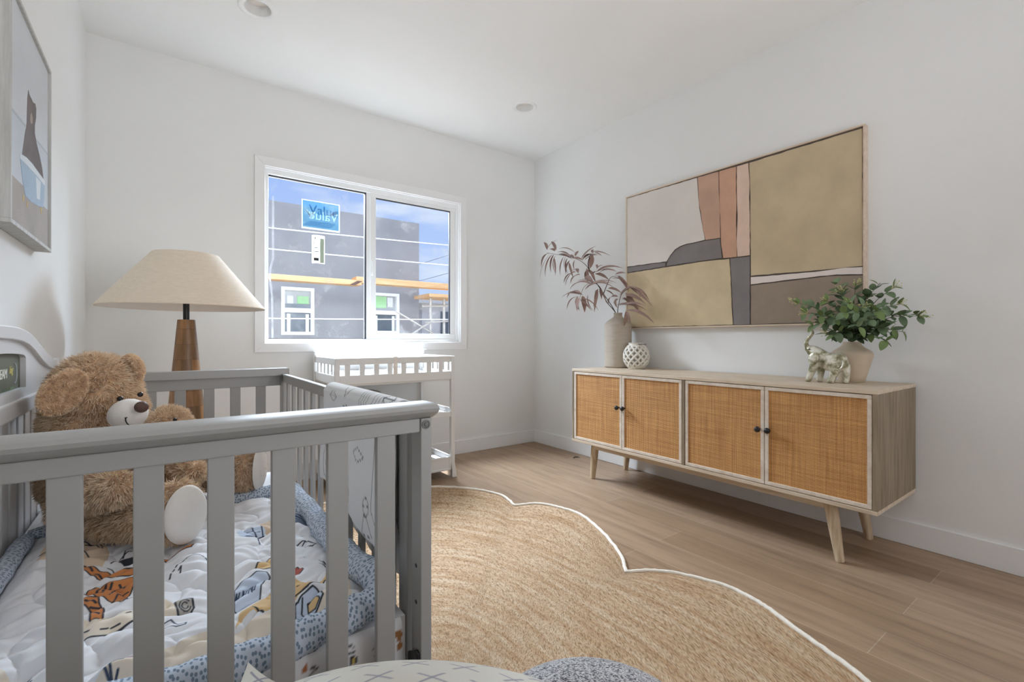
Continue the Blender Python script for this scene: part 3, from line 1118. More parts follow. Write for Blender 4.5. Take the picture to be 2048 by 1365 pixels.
# cut the ceiling above the lights so that the cans are recessed
cei = bpy.data.objects['ceiling']
me = bpy.data.meshes.new('ceiling')
hb = MB()
X0, X1, Y0, Y1 = XL - 0.1, XR + 0.1, YS - 0.1, YB + 0.14
Rh = 0.075
xs = [X0, 0.391 - 0.2, 0.391 + 0.2, 2.172 - 0.2, 2.172 + 0.2, X1]
ya, yb = 2.786 - 0.2, 2.786 + 0.2
for z in (HC,):
    hb.add([(X0, Y0, z), (X1, Y0, z), (X1, ya, z), (X0, ya, z)], [(0, 1, 2, 3)])
    hb.add([(X0, yb, z), (X1, yb, z), (X1, Y1, z), (X0, Y1, z)], [(0, 1, 2, 3)])
    for a, b in ((xs[0], xs[1]), (xs[2], xs[3]), (xs[4], xs[5])):
        hb.add([(a, ya, z), (b, ya, z), (b, yb, z), (a, yb, z)], [(0, 1, 2, 3)])
    for cx, cy in ((0.391, 2.784), (2.172, 2.788)):
        n = 64
        inner = [(cx + Rh * math.cos(2 * math.pi * i / n), cy + Rh * math.sin(2 * math.pi * i / n), z) for i in range(n)]
        outer = []
        for i in range(n):
            a = 2 * math.pi * i / n
            c, s = math.cos(a), math.sin(a)
            k = 1 / max(abs(c), abs(s))
            outer.append((cx + 0.2 * c * k, min(max(2.786 + 0.2 * s * k, ya), yb), z))
        o = hb.add(inner + outer, [(i, (i + 1) % n, n + (i + 1) % n, n + i) for i in range(n)])
hb.box(X0, X1, Y0, Y1, HC + 0.06, HC + 0.12)
me.from_pydata(hb.v, [], hb.f)
me.materials.append(M['ceiling'])
cei.data = me

# ------------------------------------------------------------------ abstract painting on the right wall
AX = 2.868
ay0, ay1, az0, az1 = 0.864, 2.408, 1.078, 2.098
pa = thing('abstract_painting', (XR, 0.5 * (ay0 + ay1), az0), 'wide abstract painting in beige, rose and grey above the sideboard', 'painting')
mb = MB()
fw = 0.009
mb.box(AX - 0.004, XR - 0.001, ay0, ay1, az0, az0 + fw).box(AX - 0.004, XR - 0.001, ay0, ay1, az1 - fw, az1)
mb.box(AX - 0.004, XR - 0.001, ay0, ay0 + fw, az0 + fw, az1 - fw).box(AX - 0.004, XR - 0.001, ay1 - fw, ay1, az0 + fw, az1 - fw)
mb.build('frame', M['art_frame'], pa, bevel=0.0015)
box(AX + 0.006, XR - 0.002, ay0 + fw, ay1 - fw, az0 + fw, az1 - fw).build('canvas', ART['ground'], pa)
REG = [('white', [(70, 507), (497, 380), (503, 470), (510, 560), (522, 630), (545, 758), (500, 770), (430, 784), (395, 797), (362, 818), (335, 852), (312, 890), (180, 908), (70, 922)]),
       ('slate', [(70, 926), (304, 895), (304, 920), (70, 958)]),
       ('slate', [(311, 918), (322, 880), (337, 856), (364, 822), (397, 801), (432, 788), (545, 764), (636, 750), (641, 800), (648, 868)]),
       ('rose', [(501, 378), (627, 343), (628, 440), (633, 520), (636, 600), (638, 746), (548, 760), (532, 690), (522, 615), (508, 530)]),
       ('rose2', [(631, 342), (734, 312), (733, 430), (736, 520), (733, 640), (736, 760), (738, 862), (655, 870), (644, 800), (640, 700), (634, 590)]),
       ('blush', [(738, 311), (808, 290), (815, 400), (812, 500), (817, 640), (817, 852), (741, 862), (736, 790), (742, 640), (738, 500)]),
       ('khaki', [(813, 289), (1500, 78), (1503, 918), (1250, 942), (1000, 962), (822, 978), (820, 640), (818, 450)]),
       ('line', [(822, 984), (1100, 962), (1250, 947), (1400, 926), (1503, 922), (1503, 968), (1420, 968), (1340, 970), (1200, 985), (1000, 1008), (822, 1030)]),
       ('taupe', [(822, 1036), (1000, 1013), (1200, 990), (1340, 975), (1503, 972), (1505, 1252), (823, 1272)]),
       ('sand', [(70, 962), (311, 924), (560, 886), (693, 873), (698, 960), (704, 1060), (706, 1150), (715, 1274), (70, 1291)]),
       ('slate', [(698, 872), (817, 857), (818, 1272), (719, 1274), (711, 1160), (707, 1040), (703, 960)])]
names = {'white': 'off_white_field', 'slate': 'slate_shape', 'rose': 'dusty_rose_stripe', 'rose2': 'rose_stripe', 'blush': 'blush_stripe',
         'khaki': 'khaki_field', 'line': 'white_band', 'taupe': 'taupe_field', 'sand': 'sand_field'}
rnd = random.Random(4)
for key, pg in REG:
    P = []
    for x, y in pg:
        w = onX(1230 + x * 0.3296, 230 + y * 0.3296, AX)
        P.append((min(max(w.y, ay0 + fw), ay1 - fw), min(max(w.z, az0 + fw), az1 - fw)))
    # ragged torn edges
    Q = []
    for (a, b), (c, d) in zip(P, P[1:] + P[:1]):
        L = math.hypot(c - a, d - b)
        n = max(1, int(L / 0.03))
        edge = any(abs(a - e) < 1e-6 and abs(c - e) < 1e-6 for e in (ay0 + fw, ay1 - fw)) or any(abs(b - e) < 1e-6 and abs(d - e) < 1e-6 for e in (az0 + fw, az1 - fw))
        for i in range(n):
            u = i / n
            j = 0 if (edge or i == 0) else 0.0016
            Q.append((a + (c - a) * u + rnd.uniform(-j, j), b + (d - b) * u + rnd.uniform(-j, j)))
    cy_, cz_ = sum(q[0] for q in Q) / len(Q), sum(q[1] for q in Q) / len(Q)
    Q = [(q[0] + (-0.0012 if q[0] > cy_ else 0.0012), q[1] + (-0.0012 if q[1] > cz_ else 0.0012)) for q in Q]
    mb = MB().prism(Q, 'x', AX + 0.0015 + 0.001 * (key in ('khaki', 'sand', 'taupe')), AX + 0.007)
    mb.build(names[key], ART[key], pa)

# ------------------------------------------------------------------ bear picture on the left wall
PX = XL + 0.043
by0, by1, bz0_, bz1_ = 1.744, 2.282, 1.302, 1.936
pb = thing('bear_picture', (XL, 0.5 * (by0 + by1), bz0_), 'framed print of a bear sitting in a blue bathtub on the left wall', 'picture')
mb = MB()
fw = 0.011
mb.box(XL + 0.001, PX, by0, by1, bz0_, bz0_ + fw).box(XL + 0.001, PX, by0, by1, bz1_ - fw, bz1_)
mb.box(XL + 0.001, PX, by0, by0 + fw, bz0_ + fw, bz1_ - fw).box(XL + 0.001, PX, by1 - fw, by1, bz0_ + fw, bz1_ - fw)
mb.build('frame', M['grey_frame'], pb, bevel=0.001)
CX = PX - 0.008
cv = box(XL + 0.002, CX, by0 + fw, by1 - fw, bz0_ + fw, bz1_ - fw).build('canvas', PIC['bg'], pb)


def pic(name, key, pts, lift):
    Q = []
    for x, y in pts:
        w = onX(x * 0.4103, y * 0.4103, CX)
        Q.append((min(max(w.y, by0 + fw + 0.001), by1 - fw - 0.001), min(max(w.z, bz0_ + fw + 0.001), bz1_ - fw - 0.001)))
    MB().prism(Q, 'x', CX - 0.001, CX + lift).build(name, PIC[key], cv)


pic('painted_panel', 'panel', [(50, 520), (245, 772), (245, 1045), (50, 845)], 0.0004)
pic('painted_rail', 'line', [(50, 515), (245, 768), (245, 778), (50, 530)], 0.0006)
pic('painted_floor', 'floor', [(50, 845), (245, 1040), (245, 1240), (50, 1090)], 0.0006)
pic('painted_bear', 'bear', [(137, 440), (142, 462), (151, 480), (160, 500), (170, 505), (175, 530), (174, 575), (168, 612), (168, 650), (178, 705), (192, 760), (204, 820), (211, 880), (190, 850), (160, 800), (130, 768), (107, 752), (112, 710), (120, 650), (130, 600), (131, 540), (133, 480)], 0.0010)
pic('painted_snout', 'snout', [(146, 560), (152, 550), (157, 575), (156, 600), (149, 605), (145, 590)], 0.0013)
pic('painted_tub', 'tub', [(96, 768), (130, 800), (170, 842), (216, 902), (214, 970), (208, 1012), (185, 1005), (150, 985), (122, 955), (108, 880)], 0.0012)
pic('painted_foam', 'foam', [(95, 752), (125, 766), (165, 812), (217, 884), (217, 908), (170, 850), (130, 806), (95, 772)], 0.0014)
pic('painted_towel', 'foam', [(172, 860), (196, 888), (192, 975), (176, 968)], 0.0014)
for a, b in ((112, 955), (131, 985), (199, 1015)):
    pic('painted_foot', 'gold', [(a - 3, b - 5), (a + 3, b), (a + 2, b + 30), (a - 2, b + 26)], 0.0011)

# ------------------------------------------------------------------ sideboard
SX0, SX1, SY0, SY1, SZ0, SZ1 = 2.366, 2.896, 0.670, 2.482, 0.267, 0.787
sb = thing('sideboard', (2.63, 1.576, 0), 'long pale wood sideboard with four woven cane doors against the right wall', 'sideboard')
T = 0.018
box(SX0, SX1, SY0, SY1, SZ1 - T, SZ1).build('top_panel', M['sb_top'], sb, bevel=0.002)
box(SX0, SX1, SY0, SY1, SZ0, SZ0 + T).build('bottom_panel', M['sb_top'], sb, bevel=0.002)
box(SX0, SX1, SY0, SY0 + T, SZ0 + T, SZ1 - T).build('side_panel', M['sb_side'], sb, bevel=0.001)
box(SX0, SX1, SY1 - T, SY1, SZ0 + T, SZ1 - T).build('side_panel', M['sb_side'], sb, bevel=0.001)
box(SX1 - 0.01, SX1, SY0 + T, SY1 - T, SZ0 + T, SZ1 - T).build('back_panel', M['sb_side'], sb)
box(SX0, SX1 - 0.01, 1.567, 1.585, SZ0 + T, SZ1 - T).build('divider', M['sb_side'], sb)
dz0, dz1 = SZ0 + T + 0.003, SZ1 - T - 0.003
for (a, b, ky) in ((SY0 + T + 0.002, 1.1255, 1.1035), (1.1285, 1.5645, 1.1505), (1.5875, 2.0225, 2.0005), (2.0255, SY1 - T - 0.002, 2.0475)):
    d = MB()
    w = 0.017
    d.box(SX0 + 0.002, SX0 + 0.02, a, b, dz0, dz0 + w).box(SX0 + 0.002, SX0 + 0.02, a, b, dz1 - w, dz1)
    d.box(SX0 + 0.002, SX0 + 0.02, a, a + w, dz0 + w, dz1 - w).box(SX0 + 0.002, SX0 + 0.02, b - w, b, dz0 + w, dz1 - w)
    do = d.build('door', M['sb_frame'], sb, bevel=0.0015)
    box(SX0 + 0.009, SX0 + 0.014, a + w - 0.001, b - w + 0.001, dz0 + w - 0.001, dz1 - w + 0.001).build('cane_panel', M['cane'], do)
    kn = MB()
    prof = [(0.0, 0.0), (0.006, 0.0), (0.0055, 0.008), (0.0065, 0.013), (0.013, 0.018), (0.0145, 0.024), (0.013, 0.030), (0.007, 0.0345), (0.0005, 0.0355)]
    n = 20
    for r, h in prof:
        pass
    V = [(SX0 + 0.002 - h, ky + r * math.cos(2 * math.pi * i / n), 0.556 + r * math.sin(2 * math.pi * i / n)) for r, h in prof for i in range(n)]
    F = [(k * n + i, k * n + (i + 1) % n, (k + 1) * n + (i + 1) % n, (k + 1) * n + i) for k in range(len(prof) - 1) for i in range(n)]
    kn.add(V, F)
    kn.build('knob', M['black'], do, smooth=True, angle=4)


def leg(top, bot, r0, r1):
    top, bot = Vector(top), Vector(bot)
    ts = [0, 0.12, 0.35, 0.6, 0.85, 0.96, 0.985, 1.0]
    pts = [top.lerp(bot, t) for t in ts]
    # soft club shape: fullest near the top, cut flat at the floor
    rr = [r0 * 0.98, r0, r0 * 0.95 + r1 * 0.05, r0 * 0.55 + r1 * 0.45, r1 * 1.05, r1, r1 * 0.97, r1 * 0.86]
    mb = MB().tube(pts, rr, 18)
    for i in range(len(mb.v)):
        x, y, z = mb.v[i]
        mb.v[i] = (x, y, min(max(z, 0.0), top.z))
    return mb


for tp, bt in (((2.447, 0.872, SZ0), (2.437, 0.828, 0)), ((2.460, 2.343, SZ0), (2.470, 2.378, 0)), ((2.822, 0.878, SZ0), (2.836, 0.838, 0)), ((2.822, 2.343, SZ0), (2.836, 2.385, 0))):
    leg(tp, bt, 0.0265, 0.0185).build('leg', M['sb_leg'], sb, smooth=True)
box(2.437, 2.459, 0.885, 2.333, 0.222, SZ0).build('front_apron', M['sb_top'], sb, bevel=0.003)
box(2.812, 2.834, 0.890, 2.333, 0.222, SZ0).build('rear_apron', M['sb_top'], sb, bevel=0.003)
for y in (0.845, 2.335):
    box(2.462, 2.812, y + 0.015, y + 0.033, 0.222, SZ0).build('side_apron', M['sb_side'], sb, bevel=0.002)

# tall ribbed vase with dry branches
V1 = (2.752, 2.388)
z0 = SZ1
prof = [(0.088, z0), (0.098, z0 + 0.004), (0.1005, z0 + 0.012)]
k = 0
z = z0 + 0.012
while z < z0 + 0.318:
    z += 0.006
    k += 1
    prof.append((0.1005 + 0.0011 * (1 if k % 2 else -1), z))
prof += [(0.0985, z0 + 0.328), (0.090, z0 + 0.340), (0.073, z0 + 0.354), (0.054, z0 + 0.366), (0.038, z0 + 0.376), (0.0325, z0 + 0.384), (0.031, z0 + 0.398), (0.0325, z0 + 0.408), (0.0335, z0 + 0.411),
         (0.028, z0 + 0.411), (0.0265, z0 + 0.40), (0.026, z0 + 0.37)]
vo = MB().lathe(prof, V1, 64, True, True).build('ribbed_vase', M['ceramic_ribbed'], None, loc=(V1[0], V1[1], z0), smooth=True, angle=1.2)
tag(vo, 'tall pale ribbed bottle vase at the window end of the sideboard', 'vase')


def leaf(mb, base, d, up, length, width, droop=0.0, fold=0.25, n=7, prof=None):
    """one leaf blade: curved strip with a shallow fold along the midrib; returns nothing"""
    base, d, up = Vector(base), Vector(d).normalized(), Vector(up)
    side = d.cross(up)
    if side.length < 1e-4:
        side = d.orthogonal()
    side.normalize()
    nrm = side.cross(d).normalized()
    V = []
    p = base.copy()
    dirv = d.copy()
    for i in range(n + 1):
        t = i / n
        w = width * 0.5 * (prof(t) if prof else math.sin(math.pi * min(1, t * 0.97 + 0.03)) ** 0.8)
        V += [p - side * w + nrm * (w * fold), p, p + side * w + nrm * (w * fold)]
        dirv = (dirv - nrm * (droop / n)).normalized()
        nrm = side.cross(dirv).normalized()
        p = p + dirv * (length / n)
    o = len(mb.v)
    mb.v.extend([tuple(v) for v in V])
    for i in range(n):
        a = o + i * 3
        mb.f += [(a, a + 1, a + 4, a + 3), (a + 1, a + 2, a + 5, a + 4)]


def lance(t):
    return math.sin(math.pi * t ** 0.75) ** 1.0 * (1 - 0.25 * t) if 0 < t < 1 else 0.02


br = thing('dry_branches', (V1[0], V1[1], z0 + 0.2), 'brown dried willow-like branches leaning left out of the ribbed vase', 'branches')
rnd = random.Random(11)
neck = Vector((V1[0], V1[1], z0 + 0.40))
inside = Vector((V1[0] + 0.01, V1[1] - 0.01, z0 + 0.22))


def bx(px, py, x):
    return onX(px, py, x)


stems = [bez([inside, neck + Vector((-0.012, 0.008, 0.0)), bx(1207, 588, 2.73), bx(1186, 556, 2.70), bx(1172, 531, 2.68), bx(1150, 517, 2.66), bx(1118, 510, 2.65), bx(1094, 506, 2.64)], 6),
         bez([inside, neck + Vector((-0.008, 0.012, 0.0)), bx(1214, 605, 2.72), bx(1200, 575, 2.66), bx(1185, 566, 2.60), bx(1168, 575, 2.56), bx(1158, 600, 2.53)], 6),
         bez([inside, neck + Vector((-0.01, -0.006, 0.0)), bx(1238, 606, 2.74), bx(1244, 588, 2.72), bx(1262, 575, 2.70), bx(1272, 578, 2.69)], 6),
         bez([bx(1207, 588, 2.73), bx(1214, 570, 2.73), bx(1222, 555, 2.74), bx(1240, 552, 2.745)], 5),
         bez([bx(1180, 545, 2.69), bx(1176, 528, 2.71), bx(1180, 512, 2.72), bx(1186, 508, 2.72)], 5)]
mb = MB()
for s in stems:
    n = len(s)
    mb.tube(s, [0.0034 * (1 - 0.7 * i / n) for i in range(n)], 7)
mb.build('stem', M['branch'], br, smooth=True)
mb = MB()
# (base px, tip px, x depth, width, bend sign) measured leaf by leaf
LV = [((1094, 500), (1090, 476), 2.64, 12), ((1112, 501), (1101, 476), 2.64, 12), ((1110, 503), (1095, 498), 2.64, 9), ((1100, 507), (1074, 533), 2.63, 12),
      ((1106, 508), (1083, 549), 2.62, 9), ((1108, 509), (1096, 541), 2.65, 10), ((1112, 510), (1100, 545), 2.63, 8), ((1128, 513), (1115, 546), 2.64, 9), ((1136, 516), (1125, 547), 2.66, 9),
      ((1118, 498), (1143, 504), 2.66, 9), ((1117, 509), (1138, 517), 2.64, 14), ((1148, 516), (1133, 509), 2.67, 10), ((1150, 512), (1156, 500), 2.67, 9), ((1145, 517), (1161, 521), 2.65, 13),
      ((1140, 521), (1128, 546), 2.67, 10), ((1150, 520), (1144, 538), 2.66, 9), ((1164, 522), (1186, 503), 2.69, 14), ((1170, 520), (1190, 510), 2.71, 15), ((1184, 509), (1182, 537), 2.71, 14),
      ((1183, 508), (1166, 516), 2.72, 12), ((1186, 507), (1199, 512), 2.72, 9), ((1186, 507), (1179, 497), 2.72, 9), ((1152, 545), (1123, 564), 2.63, 15), ((1160, 550), (1136, 566), 2.62, 15),
      ((1158, 541), (1143, 541), 2.66, 14), ((1178, 540), (1170, 558), 2.69, 14), ((1176, 540), (1186, 560), 2.70, 12), ((1186, 548), (1195, 543), 2.68, 13), ((1192, 545), (1232, 536), 2.72, 16),
      ((1196, 548), (1223, 541), 2.73, 13), ((1193, 540), (1202, 527), 2.72, 9), ((1190, 548), (1212, 560), 2.69, 16), ((1186, 566), (1158, 552), 2.64, 17), ((1182, 568), (1134, 574), 2.60, 18),
      ((1172, 575), (1213, 566), 2.58, 17), ((1170, 580), (1212, 566), 2.55, 16), ((1165, 590), (1118, 594), 2.55, 18), ((1158, 594), (1130, 617), 2.54, 10), ((1160, 596), (1157, 624), 2.53, 18),
      ((1165, 592), (1170, 622), 2.54, 16), ((1160, 600), (1177, 619), 2.53, 9), ((1176, 590), (1183, 620), 2.60, 12), ((1192, 580), (1191, 611), 2.63, 13), ((1196, 578), (1186, 604), 2.62, 9),
      ((1200, 580), (1203, 596), 2.66, 9), ((1222, 558), (1252, 572), 2.74, 11), ((1236, 552), (1252, 578), 2.745, 13), ((1230, 550), (1246, 548), 2.745, 10), ((1216, 577), (1234, 588), 2.72, 11),
      ((1236, 594), (1204, 611), 2.71, 14), ((1233, 598), (1232, 614), 2.71, 14), ((1240, 592), (1258, 572), 2.70, 12), ((1260, 574), (1289, 604), 2.68, 13), ((1262, 576), (1278, 594), 2.69, 11),
      ((1246, 596), (1262, 610), 2.69, 11), ((1252, 592), (1272, 624), 2.68, 15), ((1250, 590), (1276, 612), 2.67, 14), ((1248, 610), (1282, 613), 2.66, 14), ((1236, 612), (1268, 617), 2.70, 12),
      ((1250, 622), (1294, 646), 2.66, 17), ((1252, 622), (1266, 652), 2.68, 11)]
for (b, t, x, w) in LV + [((q[0][0] + rnd.uniform(-5, 5), q[0][1] + rnd.uniform(-4, 4)), (q[1][0] + rnd.uniform(-13, 13), q[1][1] + rnd.uniform(-9, 9)), q[2] + rnd.uniform(-0.03, 0.03), q[3] * 0.8) for q in LV[::2]]:
    B, Tp = bx(b[0], b[1], x), bx(t[0], t[1], x + rnd.uniform(-0.03, 0.03))
    d = Tp - B
    L = d.length
    sag = rnd.uniform(0.45, 1.0)
    up = Vector((rnd.uniform(-0.9, -0.2), rnd.uniform(-0.6, 0.2), 1.0))
    d0 = (d / L + Vector((0, 0, 0.66 * sag)) if abs(d.z) < L * 0.9 else d / L + Vector((-0.2, rnd.choice((-0.35, 0.35)), 0)))
    leaf(mb, B, d0, up, L * 1.16, w * 0.00355 * 0.74, sag * 1.35, 0.3, 10, lance)
mb.build('leaf_cluster', M['willow'], br, smooth=True, angle=4)

# small pierced lantern
LC = (2.725, 2.195)
R = 0.087
ln = thing('lattice_lantern', (LC[0], LC[1], z0), 'small white round lattice lantern beside the tall vase', 'lantern')


def lat_pt(th, ph, r):
    return Vector((LC[0] + r * math.cos(ph) * math.cos(th), LC[1] + r * math.cos(ph) * math.sin(th), z0 + 0.088 + 0.096 * (r / R) * math.sin(ph)))


mb = MB()
NT = 12
for s in (1, -1):
    for i in range(NT):
        pts = []
        for k in range(19):
            ph = -1.0 + 2.0 * k / 18
            pts.append(lat_pt(2 * math.pi * i / NT + s * ph * 0.80 * 1.3, ph, R))
        mb.tube(pts, 0.0075, 8)
mb.build('lattice', M['lantern'], ln, smooth=True, angle=4)
MB().lathe([(0.050, z0), (0.056, z0 + 0.003), (0.054, z0 + 0.012), (0.064, z0 + 0.022), (0.058, z0 + 0.026), (0.044, z0 + 0.014)], LC, 40, True, True).build('foot', M['lantern'], ln, smooth=True)
MB().lathe([(0.060, z0 + 0.156), (0.055, z0 + 0.166), (0.052, z0 + 0.176), (0.056, z0 + 0.186), (0.050, z0 + 0.187), (0.045, z0 + 0.176), (0.048, z0 + 0.160)], LC, 40, False, False).build('rim', M['lantern'], ln, smooth=True)
A = Vector((LC[0] - 0.035, LC[1] - 0.045, z0 + 0.176))
MB().tube([A, A + Vector((0.01, -0.03, 0.001)), A + Vector((0.02, -0.055, 0.0))], 0.0022, 6).build('hook', M['black'], ln)

# matte vase with eucalyptus
V2 = (2.755, 0.885)
prof = [(0.050, z0), (0.054, z0 + 0.003), (0.060, z0 + 0.03), (0.072, z0 + 0.075), (0.083, z0 + 0.115), (0.0875, z0 + 0.132), (0.087, z0 + 0.142), (0.080, z0 + 0.153), (0.066, z0 + 0.163),
        (0.052, z0 + 0.172), (0.042, z0 + 0.182), (0.037, z0 + 0.194), (0.037, z0 + 0.200), (0.033, z0 + 0.200), (0.032, z0 + 0.19), (0.034, z0 + 0.17)]
vo = MB().lathe(prof, V2, 64).build('shoulder_vase', M['ceramic'], None, loc=(V2[0], V2[1], z0), smooth=True, angle=1.2)
tag(vo, 'sand coloured matte vase holding green leaves at the near end of the sideboard', 'vase')
eu = thing('eucalyptus_bunch', (V2[0], V2[1], z0 + 0.12), 'bushy green eucalyptus stems with pale buds in the sand coloured vase', 'plant')
rnd = random.Random(7)
E0 = Vector((V2[0], V2[1], z0 + 0.10))
E1 = Vector((V2[0], V2[1], z0 + 0.205))
tips = [((1586, 604), 2.62), ((1606, 626), 2.60), ((1622, 652), 2.58), ((1650, 600), 2.66), ((1668, 565), 2.72), ((1682, 580), 2.70), ((1712, 566), 2.78), ((1735, 590), 2.76), ((1760, 566), 2.78),
        ((1794, 571), 2.76), ((1770, 612), 2.70), ((1806, 606), 2.72), ((1838, 628), 2.72), ((1855, 632), 2.72), ((1790, 660), 2.66), ((1775, 684), 2.64), ((1650, 668), 2.60), ((1672, 640), 2.54), ((1715, 625), 2.52),
        ((1745, 640), 2.54), ((1700, 605), 2.58), ((1690, 625), 2.50), ((1730, 612), 2.60), ((1755, 622), 2.58), ((1665, 672), 2.57), ((1812, 665), 2.68), ((1640, 632), 2.58), ((1720, 655), 2.50)]


def ov(t):
    return (math.sin(math.pi * min(1.0, t ** 0.8)) ** 0.7) * (1 - 0.12 * t) if 0 < t < 1 else 0.03


for ti, (pp, x) in enumerate(tips):
    Tp = onX(pp[0], pp[1], x)
    mid = E1.lerp(Tp, 0.5) + Vector((0, 0, 0.05 if Tp.z > 1.05 else 0.035))
    path = bez([E0, E1 + (Tp - E1).normalized() * 0.012, mid, Tp], 9)
    n = len(path)
    sm = MB()
    sm.tube(path, [0.0022 * (1 - 0.6 * i / n) for i in range(n)], 6)
    length = sum((path[i + 1] - path[i]).length for i in range(n - 1))
    k0 = int(n * 0.40)
    step = max(2, int(n * 0.046 / max(length, 0.1)))
    j = 0
    for i in list(range(k0, n - 2, step)) + [n - 2]:
        tdir = (path[min(i + 1, n - 1)] - path[i - 1]).normalized()
        j += 1
        for s in (1, -1):
            ref = Vector((rnd.uniform(-0.5, 0.2), rnd.uniform(-0.5, 0.5), 1.0)).normalized()
            sd = tdir.cross(ref)
            sd = sd.normalized() if sd.length > 0.1 else tdir.orthogonal().normalized()
            rotq = Quaternion(tdir, j * 1.35 + rnd.uniform(-0.4, 0.4))
            d = (rotq @ sd) * s + tdir * rnd.uniform(0.3, 0.9) + Vector((-0.15, 0, 0.1))
            end = i >= n - 3
            L = rnd.uniform(0.046, 0.068) * (0.8 if end else 1.0) * (0.85 if ti in (0, 1, 9, 12, 13) else 1)
            B = path[i]
            if (B + d.normalized() * L).x > 2.875:
                d.x = -abs(d.x)
            if (B + d.normalized() * L).x > 2.86 and B.z > 1.05:
                continue
            sm.use(2 if (end and rnd.random() < 0.6) or rnd.random() < 0.05 else 1)
            leaf(sm, B, d, Vector((rnd.uniform(-0.8, 0), rnd.uniform(-0.5, 0.5), 1)), L, L * rnd.uniform(0.56, 0.72), rnd.uniform(0.0, 0.7), 0.22, 7, ov)
    if ti in (0, 1, 3, 5, 6, 9, 11, 13, 16, 20, 22):
        bd_ = MB()
        for q in range(12):
            c = Tp + Vector((rnd.uniform(-0.02, 0.01), rnd.uniform(-0.02, 0.02), rnd.uniform(-0.012, 0.022)))
            bd_.ball(c, rnd.uniform(0.0016, 0.0030), 8, 6)
            bd_.tube([path[-3], c], 0.0006, 4)
        bd_.build('bud_cluster', M['bud'], eu, smooth=True, angle=4)
    sm.build('leafy_stem', [M['stem'], M['leaf'], M['leaf2']], eu, smooth=True, angle=4)

# elephant figurine
EXP = 2.605


def ep(x, y, dx=0.0):
    p = onX(1590 + x * 0.1025, 640 + y * 0.1025, EXP)
    return Vector((EXP + dx, p.y, p.z))


SCL = 0.1025 * 0.00232                                      # metres per picture unit
eb = MB()


def chain(pts, n=10):
    """pts: (x, y, r, dx)"""
    for a, b in zip(pts[:-1], pts[1:]):
        for i in range(n + 1):
            t = i / n
            x, y, r, dx = [a[q] + (b[q] - a[q]) * t for q in range(4)]
            eb.ball(ep(x, y, dx), (r * SCL * 0.92, r * SCL * 0.92, r * SCL), 14, 9)


eb.ball(ep(560, 770), (0.036, 0.044, 0.040))
eb.ball(ep(700, 815), (0.042, 0.050, 0.046))
eb.ball(ep(850, 815), (0.038, 0.040, 0.044))
chain([(420, 640, 125, 0), (560, 740, 150, 0)])
chain([(420, 650, 120, 0), (370, 590, 100, 0), (300, 575, 80, 0)])
chain([(300, 575, 72, 0), (240, 530, 52, 0), (212, 460, 44, 0), (238, 390, 42, 0), (300, 315, 38, 0), (345, 262, 34, 0), (345, 225, 29, 0), (315, 195, 24, 0)], 8)
chain([(300, 640, 60, 0), (245, 600, 36, 0), (205, 572, 20, 0)], 6)
chain([(410, 840, 105, -0.012), (370, 960, 82, -0.014), (320, 1080, 66, -0.014), (295, 1150, 62, -0.014), (280, 1180, 62, -0.014)])
chain([(480, 860, 105, 0.022), (468, 980, 80, 0.024), (448, 1100, 70, 0.024), (440, 1170, 70, 0.024)])
chain([(800, 880, 150, -0.012), (800, 980, 100, -0.016), (768, 1080, 76, -0.016), (735, 1180, 72, -0.016), (715, 1205, 74, -0.016)])
chain([(920, 880, 125, 0.018), (965, 1000, 84, 0.022), (968, 1100, 66, 0.022), (955, 1190, 72, 0.022)])
for i in range(len(eb.v)):
    x, y, z = eb.v[i]
    eb.v[i] = (x, y, max(z, z0 + 0.001))
sk = remeshed(eb, 0.0035, 5)
zmin = min(v[2] for v in sk.v)
sk.v = [(x, y, z - zmin + z0) for x, y, z in sk.v]
el = thing('elephant_figurine', (EXP, ep(650, 800).y, z0), 'cream and olive elephant figurine with raised trunk on the sideboard', 'figurine')
sk.build('body', M['crackle'], el, smooth=True, angle=4)
mb = MB()
EP = []
for i in range(13):
    row = []
    for j in range(9):
        u, v = j / 8, i / 12
        wv = math.sin(math.pi * min(1, v * 0.9 + 0.08)) ** 0.6
        x = 455 + (u - 0.5) * 190 * wv - 40 * v
        y = 625 + 270 * v + 20 * math.sin(u * 3)
        row.append(ep(x, y, -0.046 - 0.006 * math.sin(math.pi * u) - 0.004 * math.sin(v * 3)))
    EP.append(row)
back = [[p + Vector((0.006, 0, 0)) for p in r] for r in EP]
mb.grid(EP).grid([list(reversed(r)) for r in back])
mb.build('ear', M['crackle'], el, smooth=True, angle=4)
MB().ball(ep(312, 572, -0.0215), (0.004, 0.0045, 0.0035), 12, 8).build('eye', M['eye'], el, smooth=True)
MB().tube(bez([ep(975, 770, -0.03), ep(990, 850, -0.032), ep(960, 935, -0.034), ep(900, 965, -0.036), ep(820, 968, -0.036)], 6), [0.0042] * 24 + [0.006], 8).build('tail', M['crackle'], el, smooth=True)

# ------------------------------------------------------------------ floor lamp in the left corner
LX, LY = 0.083, 2.80
lp = thing('floor_lamp', (LX, LY, 0), 'lamp with wide linen shade on a tapering wood block column behind the crib', 'lamp')
NS = 40


def lathe_uv(name, prof, material, parent, n=NS, urep=1.0):
    mb = MB()
    V, F = [], []
    for r, z in prof:
        for i in range(n + 1):
            a = 2 * math.pi * i / n + 0.4
            V.append((LX + r * math.cos(a), LY + r * math.sin(a), z))
    for k in range(len(prof) - 1):
        for i in range(n):
            q = k * (n + 1) + i
            F.append((q, q + 1, q + n + 2, q + n + 1))
    mb.add(V, F)
    o = mb.build(name, material, parent, smooth=True)
    set_uv(o, 'lathe', lambda i: ((i % (n + 1)) / n * urep, prof[i // (n + 1)][1]))
    return o


